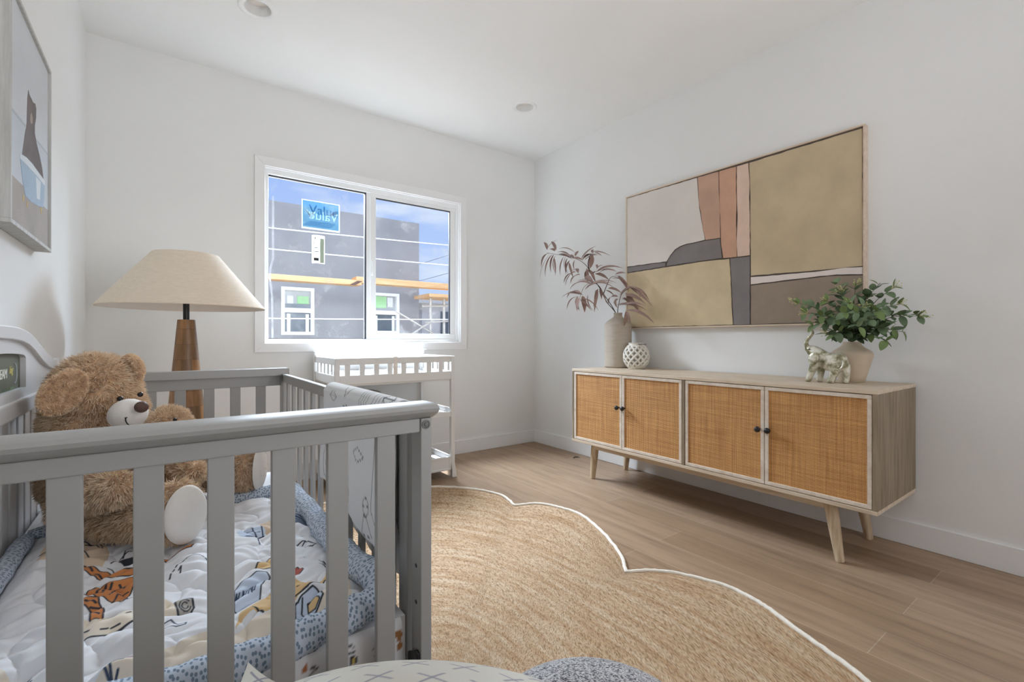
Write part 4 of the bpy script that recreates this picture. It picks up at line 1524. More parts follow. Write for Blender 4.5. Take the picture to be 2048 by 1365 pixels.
prof = [(0.001, 0.02), (0.128, 0.02), (0.130, 0.025)] + [(0.130 - (0.130 - 0.0365) * t, 0.025 + (1.093 - 0.025) * t) for t in [i / 20 for i in range(1, 21)]] + [(0.034, 1.095), (0.001, 1.095)]
lathe_uv('column', prof, M['blocks'], lp)
MB().lathe([(0.14, 0), (0.142, 0.004), (0.142, 0.018), (0.138, 0.021)], (LX, LY), 48).build('base_disc', M['black'], lp, smooth=True)
MB().lathe([(0.0135, 1.095), (0.0135, 1.20), (0.017, 1.202), (0.017, 1.24)], (LX, LY), 20).build('socket', M['black'], lp, smooth=True)
MB().lathe([(0.026, 1.24), (0.034, 1.27), (0.032, 1.30), (0.02, 1.325), (0.001, 1.333)], (LX, LY), 20).build('bulb', M['plush_white'], lp, smooth=True)
sh = MB().lathe([(0.341, 1.152), (0.342, 1.156), (0.139, 1.412), (0.137, 1.414)], (LX, LY), 72, False, False).build('shade', M['shade'], lp, smooth=True)
MB().lathe([(0.339, 1.1525), (0.1365, 1.4125)], (LX, LY), 72, False, False).build('shade_lining', M['shade_in'], sh, smooth=True)
mb = MB()
for k in range(3):
    a = 2 * math.pi * k / 3 + 0.3
    mb.tube([(LX, LY, 1.385), (LX + 0.138 * math.cos(a), LY + 0.138 * math.sin(a), 1.405)], 0.002, 6)
mb.tube([(LX, LY, 1.333), (LX, LY, 1.39)], 0.003, 6)
mb.build('spider', M['black'], sh)

# ------------------------------------------------------------------ changing table below the window
TX0, TX1, TY0, TY1 = 0.846, 1.692, 2.995, 3.525
ct = thing('changing_table', (1.27, 3.26, 0), 'white changing table with slatted rails and two shelves under the window', 'changing table')
PW = 0.030


def post(x, y, top, sx):
    """post with a foot that flares out"""
    prof = [(0.0, 0.012 * sx), (0.06, 0.008 * sx), (0.11, 0.0), (top, 0.0)]
    V, F = [], []
    for z, off in prof:
        for (a, b) in ((-1, -1), (1, -1), (1, 1), (-1, 1)):
            w = PW / 2 + (0.004 if z == 0 else 0)
            V.append((x + a * w + off, y + b * w, z))
    for k in range(len(prof) - 1):
        for i in range(4):
            j = (i + 1) % 4
            F.append((k * 4 + i, k * 4 + j, k * 4 + 4 + j, k * 4 + 4 + i))
    F += [(3, 2, 1, 0), tuple(range(4 * len(prof) - 4, 4 * len(prof)))]
    mb = MB(); mb.add(V, F)
    return mb


for x, sx in ((TX0 + PW / 2, -1), (TX1 - PW / 2, 1)):
    for y, top in ((TY0 + PW / 2, 0.879), (TY1 - PW / 2, 0.915)):
        post(x, y, top, sx).build('leg', M['white'], ct, bevel=0.003)
ix0, ix1 = TX0 + PW, TX1 - PW
box(ix0, ix1, TY0 + 0.006, TY0 + 0.024, 0.836, 0.879).build('guard_rail', M['white'], ct, bevel=0.003)
box(ix0, ix1, TY0 + 0.006, TY0 + 0.024, 0.712, 0.770).build('lower_rail', M['white'], ct, bevel=0.003)
for a, b in ((0.908, 0.942), (1.003, 1.036), (1.097, 1.131), (1.189, 1.224), (1.284, 1.320), (1.378, 1.412), (1.472, 1.507), (1.566, 1.598)):
    box(a, b, TY0 + 0.010, TY0 + 0.020, 0.768, 0.838).build('slat', M['white'], ct)
for x0, x1 in ((TX0 + 0.006, TX0 + 0.024), (TX1 - 0.024, TX1 - 0.006)):
    box(x0, x1, TY0 + PW, TY1 - PW, 0.836, 0.879).build('guard_rail', M['white'], ct, bevel=0.003)
    box(x0, x1, TY0 + PW, TY1 - PW, 0.712, 0.770).build('lower_rail', M['white'], ct, bevel=0.003)
    for k in range(5):
        y = TY0 + 0.09 + k * 0.085
        box(x0 + 0.004, x1 - 0.004, y, y + 0.034, 0.768, 0.838).build('slat', M['white'], ct)
bp = [(0.858, 0.71), (1.728, 0.71), (1.728, 0.917)] + [(p.x, p.y) for p in bez([(1.66, 0.926, 0), (1.62, 0.938, 0), (1.56, 0.962, 0), (1.47, 0.984, 0), (1.30, 0.993, 0), (1.11, 0.984, 0), (1.03, 0.962, 0), (0.965, 0.934, 0), (0.91, 0.916, 0)], 6)] + [(0.858, 0.914)]
MB().prism(bp, 'y', TY1 + 0.001, TY1 + 0.018).build('back_panel', M['white'], ct, bevel=0.003)
box(ix0 - 0.01, ix1 + 0.01, TY0 + 0.024, TY1 - 0.006, 0.700, 0.714).build('top_board', M['white'], ct)
sh2 = MB().box(TX0 + 0.012, TX1 - 0.012, TY0 + 0.02, TY1 - 0.012, 0.452, 0.466)
sh2.box(ix0, ix1, TY0 + 0.004, TY0 + 0.02, 0.440, 0.477).box(ix0, ix1, TY1 - 0.02, TY1 - 0.006, 0.440, 0.50)
sh2.box(TX0 + 0.008, TX0 + 0.022, TY0 + PW, TY1 - PW, 0.440, 0.50).box(TX1 - 0.022, TX1 - 0.008, TY0 + PW, TY1 - PW, 0.440, 0.50)
sh2.build('shelf', M['white'], ct, bevel=0.002)
sh3 = MB().box(TX0 + 0.012, TX1 - 0.012, TY0 + 0.02, TY1 - 0.012, 0.100, 0.112)
sh3.box(ix0, ix1, TY0 + 0.008, TY0 + 0.014, 0.062, 0.150).box(ix0, ix1, TY0 + 0.003, TY0 + 0.018, 0.056, 0.070).box(ix0, ix1, TY0 + 0.003, TY0 + 0.018, 0.140, 0.152)
sh3.box(ix1 - 0.012, ix1, TY0 + 0.003, TY0 + 0.018, 0.070, 0.14).box(ix0, ix0 + 0.012, TY0 + 0.003, TY0 + 0.018, 0.070, 0.14)
sh3.box(ix0, ix1, TY1 - 0.02, TY1 - 0.006, 0.062, 0.152)
sh3.box(TX0 + 0.008, TX0 + 0.022, TY0 + PW, TY1 - PW, 0.062, 0.152).box(TX1 - 0.022, TX1 - 0.008, TY0 + PW, TY1 - PW, 0.062, 0.152)
sh3.build('shelf', M['white'], ct, bevel=0.002)
MB().box(1.226, 1.254, TY0 - 0.001, TY0 + 0.005, 0.765, 0.882).box(1.226, 1.254, TY0 - 0.001, TY0 + 0.045, 0.8795, 0.8825).build('safety_strap', M['plush_white'], ct, bevel=0.001)
pad = MB()
P = []
for i in range(25):
    row = []
    for j in range(41):
        u, v = j / 40 * 2 - 1, i / 24 * 2 - 1
        e = max(0, 1 - abs(u) ** 8) ** 0.4 * max(0, 1 - abs(v) ** 8) ** 0.4
        h = 0.035 + 0.045 * abs(v) ** 2.2 + 0.004 * math.sin(u * 11) * math.cos(v * 4)
        row.append((1.268 + u * 0.375, 3.268 + v * 0.218, 0.7155 + h * e))
    P.append(row)
pad.grid(P)
pad.box(0.90, 1.636, 3.055, 3.481, 0.7145, 0.722)
po = pad.build('changing_pad', mat('pad_cover', (206, 206, 206), 0.9, 0.02, 20), None, loc=(1.268, 3.268, 0.7145), smooth=True, angle=1.0)
tag(po, 'white contoured changing pad lying on top of the changing table', 'changing pad')
bb = MB().ball((1.20, 3.36, 0.548), (0.105, 0.075, 0.082), 24, 14)
bo = furry(bb, 5000, 0.010, 0.0012, 3).build('plush_cushion', [mat('taupe_plush_base', (160, 152, 148), 0.9, 0.15, 40), mat('taupe_plush', (190, 184, 180), 0.9, 0.15, 40)], None, loc=(1.20, 3.36, 0.466), smooth=True, angle=4)
tag(bo, 'fuzzy taupe bundle on the middle shelf of the white changing table', 'cushion')

# ------------------------------------------------------------------ scalloped jute rug
RCX = 1.17


def lobes():
    right = [[(1.20, 2.935), (1.425, 2.865), (1.603, 2.703), (1.712, 2.470), (1.674, 2.243)],
             [(1.674, 2.243), (1.803, 2.190), (1.867, 2.059), (1.885, 1.910), (1.818, 1.698), (1.690, 1.455), (1.576, 1.323)],
             [(1.576, 1.323), (1.668, 1.270), (1.745, 1.180), (1.805, 1.030), (1.808, 0.930), (1.782, 0.828), (1.726, 0.704), (1.690, 0.612), (1.632, 0.486), (1.52, 0.36)],
             [(1.52, 0.36), (1.62, 0.20), (1.58, 0.0), (1.42, -0.20), (1.20, -0.27)]]
    out = []
    pts = right[0][:]
    def other(x):
        return 0.455 + (1.885 - x) * 0.25
    top = [(other(x), y) for x, y in reversed(right[0])]
    segs = [top + [(0.92, 2.945)] + right[0]] + right[1:3]
    segs.append(right[3] + [(0.9, -0.28)] + [(other(x), y) for x, y in reversed(right[3])])
    segs += [[(other(x), y) for x, y in reversed(s)] for s in (right[2], right[1])]
    for s in segs:
        b = bez([(x, y, 0) for x, y in s], 10)
        out += b[:-1]
    return out


bd2 = lobes()
RC = Vector((0.64, 1.15, 0))
nb, nr = len(bd2), 70
V, UV = [], []
arc = [0.0]
for i in range(nb):
    arc.append(arc[-1] + (bd2[(i + 1) % nb] - bd2[i]).length)
rgen = np.random.default_rng(2)
for k in range(nr + 1):
    s = 1 - k / nr * 0.995
    for i in range(nb + 1):
        b = bd2[i % nb]
        # towards the middle the rows calm down to an oval
        a = math.atan2(b.y - RC.y, b.x - RC.x)
        kx, ky = (1.12 if math.cos(a) > 0 else 0.13), (1.70 if math.sin(a) > 0 else 1.40)
        kk = 1 / ((abs(math.cos(a)) / kx) ** 3 + (abs(math.sin(a)) / ky) ** 3) ** (1 / 3)
        ovp = Vector((RC.x + kk * math.cos(a), RC.y + kk * math.sin(a), 0))
        w = min(1, (1 - s) * 3.6)
        q = b.lerp(ovp, w)
        p = RC + (q - RC) * s
        lift = 0.010 + (0.010 * max(0, math.sin(a * 4 + 0.6)) * max(0, (s - 0.93) / 0.07) if b.y > 2.3 else 0)
        z = lift if k > 0 else lift - 0.004
        V.append((p.x, p.y, z))
        UV.append((arc[i] * (0.35 + 0.65 * s), (1 - s) * 1.25))
F = [(k * (nb + 1) + i, k * (nb + 1) + i + 1, (k + 1) * (nb + 1) + i + 1, (k + 1) * (nb + 1) + i) for k in range(nr) for i in range(nb)]
o0 = len(V)
V += [(b.x, b.y, 0.0005) for b in bd2] + [(bd2[0].x, bd2[0].y, 0.0005)]
UV += [(arc[i], -0.01) for i in range(nb + 1)]
F += [(i, i + 1, o0 + i + 1, o0 + i) for i in range(nb)]
rg = thing('jute_rug', (RC.x, RC.y, 0), 'natural braided jute rug with scalloped white edge on the wood floor', 'rug')
mb = MB(); mb.add(V, F)
ro = mb.build('woven_field', M['jute'], rg, smooth=True, angle=4)
set_uv(ro, 'rows', lambda i: UV[i])
cord = []
for i in range(nb):
    a = math.atan2((bd2[i].y - RC.y) / 1.6, (bd2[i].x - RC.x) / 0.95)
    lift = 0.010 + (0.010 * max(0, math.sin(a * 4 + 0.6)) if bd2[i].y > 2.3 else 0)
    cord.append(Vector((bd2[i].x, bd2[i].y, lift)) + Vector((rgen.normal(0, 0.001), rgen.normal(0, 0.001), rgen.normal(0, 0.0006))))
MB().tube(cord + [cord[0]], 0.0085, 8).build('edge_cord', M['cord'], rg, smooth=True, angle=4)
dl = MB().tube(bez([(2.748, 2.868, 0.003), (2.77, 2.872, 0.009), (2.79, 2.862, 0.008), (2.812, 2.848, 0.003)], 5), [0.001, 0.003, 0.004] + [0.0042] * 8 + [0.004, 0.003, 0.002, 0.001, 0.0006], 8).build('fallen_leaf', M['black'], None, loc=(2.78, 2.86, 0), smooth=True)
tag(dl, 'small dark curled leaf on the floor near the far end of the sideboard', 'leaf')

# ------------------------------------------------------------------ crib
CYN, CYF, CXB, CXF = 0.778, 2.142, -0.345, 0.409          # near / far / wall side / room side
cr = thing('crib', (0.03, 1.46, 0), 'light grey wooden crib with an arched back panel against the left wall', 'crib')


def cap(name, flip):
    prof = [(0.056, 0.882), (0.012, 0.8825), (0.003, 0.879), (0.0, 0.873), (0.002, 0.867), (0.009, 0.861), (0.018, 0.856), (0.024, 0.853), (0.056, 0.853)]
    P = [((CYN + y) if not flip else (CYF - y), z) for y, z in prof]
    mb = MB()
    # along x, rounded right end
    n = len(P)
    cuts = [(CXB + 0.046, 1.0), (CXF - 0.010, 1.0), (CXF - 0.004, 0.94), (CXF - 0.001, 0.82), (CXF, 0.6)]
    yc, zc = sum(p[0] for p in P) / n, sum(p[1] for p in P) / n
    Vv = [(x, yc + (y - yc) * (0.5 + 0.5 * s), zc + (z - zc) * s) for x, s in cuts for y, z in P]
    Ff = [(k * n + i, k * n + (i + 1) % n, (k + 1) * n + (i + 1) % n, (k + 1) * n + i) for k in range(len(cuts) - 1) for i in range(n)]
    Ff += [tuple(range(n - 1, -1, -1)), tuple((len(cuts) - 1) * n + i for i in range(n))]
    mb.add(Vv, Ff)
    return mb.build(name, M['crib'], cr, smooth=True, angle=0.5)


cap('top_rail', False)
cap('top_rail', True)
# near end: board, slats, bottom board, corner post
box(CXB + 0.046, 0.379, 0.800, 0.820, 0.828, 0.8535).build('end_board', M['crib'], cr, bevel=0.002)
for a in (-0.285, -0.2015, -0.118, -0.0345, 0.049, 0.1325, 0.2155, 0.2985):
    box(a, a + 0.0335, 0.803, 0.817, 0.30, 0.829).build('slat', M['crib'], cr, bevel=0.0015)
box(CXB + 0.046, 0.379, 0.800, 0.820, 0.24, 0.305).build('bottom_board', M['crib'], cr, bevel=0.002)
box(0.379, 0.4005, 0.797, 0.838, 0.0, 0.8535).build('post', M['crib'], cr, bevel=0.0015)
mb = MB()
mb.add([(0.389 + r * math.cos(2 * math.pi * i / 24), 0.797 - h, 0.842 + r * math.sin(2 * math.pi * i / 24)) for r, h in ((0.0085, -0.001), (0.0085, 0.0012), (0.0062, 0.0012), (0.0055, 0.0004), (0.0035, 0.0004), (0.003, 0.0015), (0.0003, 0.0016)) for i in range(24)],
       [(k * 24 + i, k * 24 + (i + 1) % 24, (k + 1) * 24 + (i + 1) % 24, (k + 1) * 24 + i) for k in range(6) for i in range(24)])
mb.build('bolt', M['steel'], cr, smooth=True)
for z in (0.575, 0.507):
    mb = MB()
    mb.add([(0.379 - h, 0.818 + r * math.cos(2 * math.pi * i / 16), z + r * math.sin(2 * math.pi * i / 16)) for r, h in ((0.004, 0.0), (0.004, 0.0006), (0.0001, 0.0007)) for i in range(16)],
           [(k * 16 + i, k * 16 + (i + 1) % 16, (k + 1) * 16 + (i + 1) % 16, (k + 1) * 16 + i) for k in range(2) for i in range(16)])
    mb.build('screw_hole', M['black'], cr)
MB().prism([(0.842, 0.404), (0.842, 0.385), (0.822, 0.380), (0.797, 0.392), (0.800, 0.420), (0.808, 0.424)], 'x', 0.372, 0.378).build('bracket', M['black'], cr, bevel=0.002)
# far end
box(CXB + 0.046, 0.379, 2.100, 2.120, 0.812, 0.8535).build('end_board', M['crib'], cr, bevel=0.002)
for a in (-0.234, -0.147, -0.059, 0.027, 0.116, 0.202, 0.290):
    box(a, a + 0.0345, 2.103, 2.117, 0.30, 0.814).build('slat', M['crib'], cr, bevel=0.0015)
box(CXB + 0.046, 0.379, 2.100, 2.120, 0.24, 0.305).build('bottom_board', M['crib'], cr, bevel=0.002)
box(0.379, 0.4005, 2.082, 2.123, 0.0, 0.8535).build('post', M['crib'], cr, bevel=0.0015)
# room side: rail, stiles, slats
box(0.377, 0.397, 0.895, 2.070, 0.828, 0.860).build('side_rail', M['crib'], cr, bevel=0.003)
box(0.377, 0.397, 0.855, 0.895, 0.24, 0.860).build('side_stile', M['crib'], cr, bevel=0.002)
box(0.377, 0.397, 2.045, 2.079, 0.24, 0.860).build('side_stile', M['crib'], cr, bevel=0.002)
y = 0.954
while y < 2.03:
    box(0.381, 0.392, y - 0.0125, y + 0.0125, 0.30, 0.829).build('slat', M['crib'], cr, bevel=0.001)
    y += 0.0945
box(0.377, 0.397, 0.895, 2.045, 0.24, 0.302).build('side_bottom_rail', M['crib'], cr, bevel=0.002)
# arched back against the wall
YC = 1.46
half = [(2.172, 0.935), (2.110, 0.936), (2.049, 0.949), (1.980, 0.966), (1.914, 0.982), (1.860, 0.998), (1.804, 1.012), (1.750, 1.021), (1.686, 1.028), (1.600, 1.031), (1.46, 1.032)]
low = [(2.172, 0.900), (2.105, 0.904), (2.030, 0.914), (1.970, 0.928), (1.914, 0.944), (1.840, 0.967), (1.764, 0.985), (1.690, 0.994), (1.600, 0.999), (1.46, 1.001)]
up_ = half + [(2 * YC - y, z) for y, z in reversed(half[:-1])]
lo_ = low + [(2 * YC - y, z) for y, z in reversed(low[:-1])]


def band(mb, upper, lower, x0, x1, n=60):
    ys = [upper[0][0] + (upper[-1][0] - upper[0][0]) * i / n for i in range(n + 1)]

    def at(c, y):
        for (a, b), (e, f) in zip(c[:-1], c[1:]):
            if e <= y <= a:
                return b + (f - b) * (a - y) / max(a - e, 1e-9)
        return c[-1][1]
    V, F = [], []
    for y in ys:
        u, l = at(upper, y), at(lower, y)
        V += [(x0, y, l), (x1, y, l), (x1, y, u), (x0, y, u)]
    for i in range(n):
        a = i * 4
        for k in range(4):
            j = (k + 1) % 4
            F.append((a + k, a + j, a + 4 + j, a + 4 + k))
    F += [(0, 1, 2, 3), (n * 4 + 3, n * 4 + 2, n * 4 + 1, n * 4)]
    mb.add(V, F)
    return mb


band(MB(), up_, lo_, CXB, -0.290).build('arched_rail', M['crib_back'], cr, smooth=True, angle=0.6, bevel=0.003)
sgn = [(1.786, 0.951), (1.770, 0.958), (1.70, 0.963), (1.60, 0.966), (1.46, 0.967)]
stop = sgn + [(2 * YC - y, z) for y, z in reversed(sgn[:-1])]
mb = MB()
band(mb, [p for p in lo_ if 1.134 <= p[0] <= 1.786] and [(1.786, 0.980)] + [p for p in lo_ if 1.15 < p[0] < 1.77] + [(1.134, 0.980)], stop, -0.337, -0.300)
band(mb, [(2.160, 0.901)] + [p for p in lo_ if 1.80 < p[0] < 2.15] + [(1.786, 0.981)], [(2.160, 0.845), (1.786, 0.845)], -0.337, -0.300, 20)
band(mb, [(1.134, 0.981)] + [p for p in lo_ if 0.77 < p[0] < 1.12] + [(0.760, 0.901)], [(1.134, 0.845), (0.760, 0.845)], -0.337, -0.300, 20)
mb.box(-0.337, -0.300, 1.134, 1.786, 0.845, 0.872)
mb.build('back_board', M['crib_back'], cr)
box(-0.340, -0.293, 0.785, 2.165, 0.805, 0.8475).build('back_rail', M['crib_back'], cr, bevel=0.004)
sg = box(-0.338, -0.3115, 1.134, 1.786, 0.860, 0.975).build('sign_plate', mat('olive_sign', (104, 106, 88), 0.5, 0.08, 12), cr)
text_mb('DREAM', 0.033, (-0.3110, 1.552, 0.905), (0, 1, 0), (0, 0, 1), 0.0006, 0.05, 0.94).build('lettering', mat('sign_white', (236, 236, 226), 0.6, 0.02), sg)
text_mb('big', 0.027, (-0.3110, 1.680, 0.914), (0, 1, 0), (0, 0, 1), 0.0006, 0.25).build('lettering', mat('sign_yellow', (216, 206, 130), 0.6, 0.02), sg)
mo = [(1.733 + 0.022 * math.sin(a), 0.912 + 0.026 * math.cos(a)) for a in [math.pi * (-0.05) + math.pi * 1.1 * i / 14 for i in range(15)]]
mi = [(1.725 + 0.021 * math.sin(a), 0.914 + 0.024 * math.cos(a)) for a in [math.pi * (-0.05) + math.pi * 1.1 * i / 14 for i in range(15)]]
MB().prism(mo + list(reversed(mi)), 'x', -0.3117, -0.3105).build('moon', M['stk_white'], sg)
mb = MB()
for k in range(9):
    yy = 1.18 + k * 0.062
    mb.prism([(yy, 0.874), (yy + 0.05, 0.874), (yy + 0.046, 0.880), (yy + 0.008, 0.879)], 'x', -0.3117, -0.3107)
mb.build('sign_hills', M['leaf'], sg)
y = 0.86
while y < 2.09:
    box(-0.336, -0.318, y, y + 0.058, 0.30, 0.806).build('slat', M['crib_back'], cr, bevel=0.004)
    y += 0.079
for a in (0.785, 2.105):
    box(CXB, -0.299, a, a + 0.06, 0.0, 0.905).build('back_post', M['crib_back'], cr, bevel=0.002)
box(-0.340, -0.312, 0.845, 2.105, 0.24, 0.302).build('back_bottom_rail', M['crib_back'], cr, bevel=0.002)
box(-0.312, 0.377, 0.83, 2.09, 0.315, 0.330).build('mattress_board', M['crib'], cr)

# ------------------------------------------------------------------ bedding
INK, NAVY = (44, 48, 58), (48, 66, 92)


def qp(px, py, z=0.508):
    w = onZ(px, py, z)
    return (w.x, w.y)


def q2(x, y, z=0.508):
    """motif points read from the close view of the bedding"""
    return qp(x * 0.3418, 1000 + y * 0.3418, z)


MZ = 0.470
MX0, MX1, MY0, MY1 = -0.308, 0.371, 0.838, 2.085
ms = MB()
nx, nz = 150, 34
P = []
for i in range(nz + 1):
    t = i / nz
    z = 0.332 + (MZ - 0.332) * t
    ins = 0.012 * (1 - math.sqrt(max(0, 1 - max(0, (t - 0.8) / 0.2) ** 2))) + 0.012 * (1 - math.sqrt(max(0, 1 - max(0, (0.2 - t) / 0.2) ** 2)))
    P.append([(MX0 + 0.01 + (MX1 - MX0 - 0.02) * j / nx, MY0 + ins + 0.0015 * math.sin(j * 0.23 + i * 0.2), z) for j in range(nx + 1)])
nface = (nz + 1) * (nx + 1)
ms.grid(P)
ms.box(MX0, MX1, MY0 + 0.012, MY1, 0.332, MZ)
mo_ = ms.build('crib_mattress', attr_mat('printed_sheet', 0.85, 0.05), None, loc=(0.03, 1.46, 0.332), smooth=True, angle=0.8)
tag(mo_, 'crib mattress in a white fitted sheet with small dark prints', 'mattress')
U = np.array([v[0] for v in ms.v]); Vv = np.array([v[2] for v in ms.v])
front = np.arange(len(U)) < nface
cv_ = Canvas(U, np.where(front, Vv, 9.0), (232, 232, 234))


def sp(px, py):
    w = onY(px, py, MY0 + 0.004)
    return (w.x, w.z)


cv_.poly([sp(x, y) for x, y in ((604, 1334), (612, 1326), (616, 1332), (612, 1342), (604, 1344))], (176, 108, 66))
for pts in (((620, 1330), (625, 1340), (621, 1345)), ((628, 1330), (626, 1342), (634, 1338), (630, 1329)), ((618, 1347), (614, 1356), (622, 1358), (626, 1351)), ((626, 1356), (634, 1352), (640, 1356)),
            ((696, 1292), (704, 1290), (708, 1294)), ((696, 1306), (702, 1303), (710, 1302)), ((742, 1297), (750, 1297)), ((748, 1306), (750, 1310))):
    cv_.line([sp(*p) for p in pts], 0.0016, INK)
cv_.shape([sp(x, y) for x, y in ((697, 1313), (704, 1311), (711, 1313), (711, 1325), (704, 1328), (698, 1326))], (60, 58, 60), INK, 0.0015)
cv_.poly([sp(x, y) for x, y in ((703, 1312), (706, 1312), (706, 1327), (703, 1327))], (216, 190, 110))
cv_.poly([sp(x, y) for x, y in ((788, 1265), (798, 1258), (806, 1266), (800, 1276), (806, 1286), (800, 1300), (792, 1298), (796, 1282), (788, 1276))], (164, 112, 66))
set_print(mo_, cv_.c)

# quilt: puffy, seamed, printed
QX0, QX1, QY0, QY1 = -0.272, 0.335, 0.875, 1.715
NXq, NYq = 500, 700
ux = np.linspace(QX0, QX1, NXq)[None, :].repeat(NYq, 0)
vy = np.linspace(QY0, QY1, NYq)[:, None].repeat(NXq, 1)
cellx, celly = 0.062, 0.058
sx = ux + 0.010 * np.sin(vy * 19 + 1.0)
sy = vy + 0.012 * np.sin(ux * 17) + 0.006 * np.sin(vy * 41 + ux * 13)
sx = sx + 0.018 * np.sin(vy * 31 + ux * 7) ; sy = sy + 0.016 * np.sin(ux * 29 - vy * 12) + 0.008 * np.sin(ux * 61 + 2)
puff = (np.abs(np.sin(np.pi * sx / (cellx * 1.5))) * np.abs(np.sin(np.pi * sy / (celly * 1.25)))) ** 0.5
puff = puff + 0.22 * np.sin(ux * 95 + 3 * np.sin(vy * 40)) * np.sin(vy * 88 + 2 * np.sin(ux * 35))
edge = np.minimum(np.minimum(ux - QX0, QX1 - ux), np.minimum(vy - QY0, QY1 - vy))
rise = np.clip(edge / 0.05, 0, 1) ** 0.6
zq = 0.474 + 0.014 * rise + 0.015 * puff * rise + 0.006 * np.sin(ux * 23 + vy * 9) * rise + 0.006 * np.sin(vy * 15 - ux * 11 + 2) * rise
# long soft folds near the front edge
zq += 0.010 * np.exp(-((vy - 0.95 - 0.12 * (ux - 0.1)) / 0.022) ** 2) * rise + 0.008 * np.exp(-((vy - 1.02 + 0.25 * (ux + 0.1)) / 0.03) ** 2) * rise
qm = MB()
Vq = np.stack([ux, vy, zq], -1).reshape(-1, 3)
Fq = [(i * NXq + j, i * NXq + j + 1, (i + 1) * NXq + j + 1, (i + 1) * NXq + j) for i in range(NYq - 1) for j in range(NXq - 1)]
qm.v = [tuple(p) for p in Vq.tolist()]
qm.f = Fq
qt = thing('baby_quilt', (0.03, 1.29, 0.472), 'white printed baby quilt with a blue dotted border spread in the crib', 'quilt')
qo = qm.build('quilt_top', attr_mat('printed_quilt', 0.85, 0.08), qt, smooth=True, angle=4)
c = Canvas(ux.ravel(), vy.ravel(), (236, 237, 240))
BEI, CRE, ORA, YEL, LBL, RED = (222, 200, 174), (236, 224, 206), (206, 132, 74), (230, 196, 142), (202, 214, 232), (176, 74, 56)
# soft cream hills along the front and sides
c.poly([q2(x, y) for x, y in ((960, 870), (1100, 810), (1230, 765), (1380, 740), (1480, 690), (1600, 655), (1720, 660), (1880, 560), (1960, 520), (1960, 640), (1700, 760), (1500, 830), (1340, 960), (1300, 1070), (960, 1070))], CRE)
c.poly([q2(x, y) for x, y in ((490, 1070), (640, 960), (780, 940), (900, 900), (980, 1070))], CRE)
c.poly([q2(x, y) for x, y in ((0, 960), (60, 1000), (110, 1070), (0, 1070))], CRE)
c.poly([q2(x, y) for x, y in ((1900, 420), (2040, 420), (2080, 640), (1920, 560))], CRE)
# tan rounded patches
c.shape([q2(x, y) for x, y in ((470, 220), (600, 225), (640, 265), (630, 310), (580, 350), (480, 360), (400, 350), (210, 370), (240, 300), (300, 240))], BEI)
for pts in (((490, 228), (540, 240), (600, 262)), ((500, 240), (560, 235), (605, 250)), ((490, 290), (525, 300)), ((230, 315), (270, 305), (320, 300))):
    c.line([q2(*p) for p in pts], 0.003, INK)
c.shape([q2(x, y) for x, y in ((1520, 130), (1620, 85), (1720, 80), (1700, 150), (1580, 170), (1530, 165))], BEI)
# navy leaf clump
c.shape([q2(x, y) for x, y in ((1640, 85), (1730, 68), (1830, 72), (1900, 100), (1880, 122), (1740, 125), (1640, 118))], NAVY)
for k in range(4):
    c.line([q2(1650 + 20 * k, 118 - 10 * k), q2(1760 + 30 * k, 96 - 4 * k), q2(1880, 112 - 6 * k)], 0.0022, (150, 168, 190))
# pale blue bush with bare twigs
c.poly([q2(x, y) for x, y in ((1380, 165), (1430, 140), (1500, 135), (1555, 160), (1545, 185), (1480, 200), (1400, 195))], LBL)
for pts in (((1520, 232), (1505, 190), (1480, 160), (1470, 130)), ((1505, 190), (1545, 175)), ((1500, 185), (1440, 190)), ((1485, 165), (1430, 160)), ((1478, 150), (1425, 145)), ((1540, 180), (1530, 150)), ((1490, 172), (1520, 168))):
    c.line([q2(*p) for p in pts], 0.0034, NAVY)
# orange striped leaves
for pts in (((450, 350), (500, 350), (580, 375), (660, 372), (780, 356), (790, 385), (690, 408), (570, 410), (470, 385)),
            ((490, 540), (570, 480), (690, 455), (780, 440), (800, 470), (740, 560), (660, 585), (560, 575)),
            ((470, 590), (575, 575), (580, 605), (608, 630), (600, 690), (525, 692), (530, 640), (480, 625)),
            ((940, 325), (1010, 280), (1090, 255), (1140, 258), (1120, 275), (1030, 298))):
    c.shape([q2(*p) for p in pts], ORA, INK, 0.003)
for pts in (((560, 530), (585, 490)), ((600, 520), (620, 475)), ((640, 500), (655, 470)), ((560, 555), (600, 545)), ((700, 470), (730, 500)), ((640, 400), (660, 378)), ((560, 392), (600, 402)), ((500, 600), (560, 610)), ((530, 630), (590, 620)), ((540, 660), (600, 650)), ((540, 385), (520, 360))):
    c.line([q2(*p) for p in pts], 0.0045, INK)
for pts in (((640, 560), (670, 500), (740, 490)), ((660, 585), (690, 540), (750, 520))):
    c.line([q2(*p) for p in pts], 0.003, INK)
# dark bird-like twigs behind the orange leaves
c.poly([q2(x, y) for x, y in ((690, 300), (780, 285), (800, 320), (740, 320))], INK)
for pts in (((650, 318), (700, 295), (750, 265), (775, 262)), ((630, 350), (690, 368), (780, 360)), ((720, 290), (735, 262))):
    c.line([q2(*p) for p in pts], 0.003, INK)
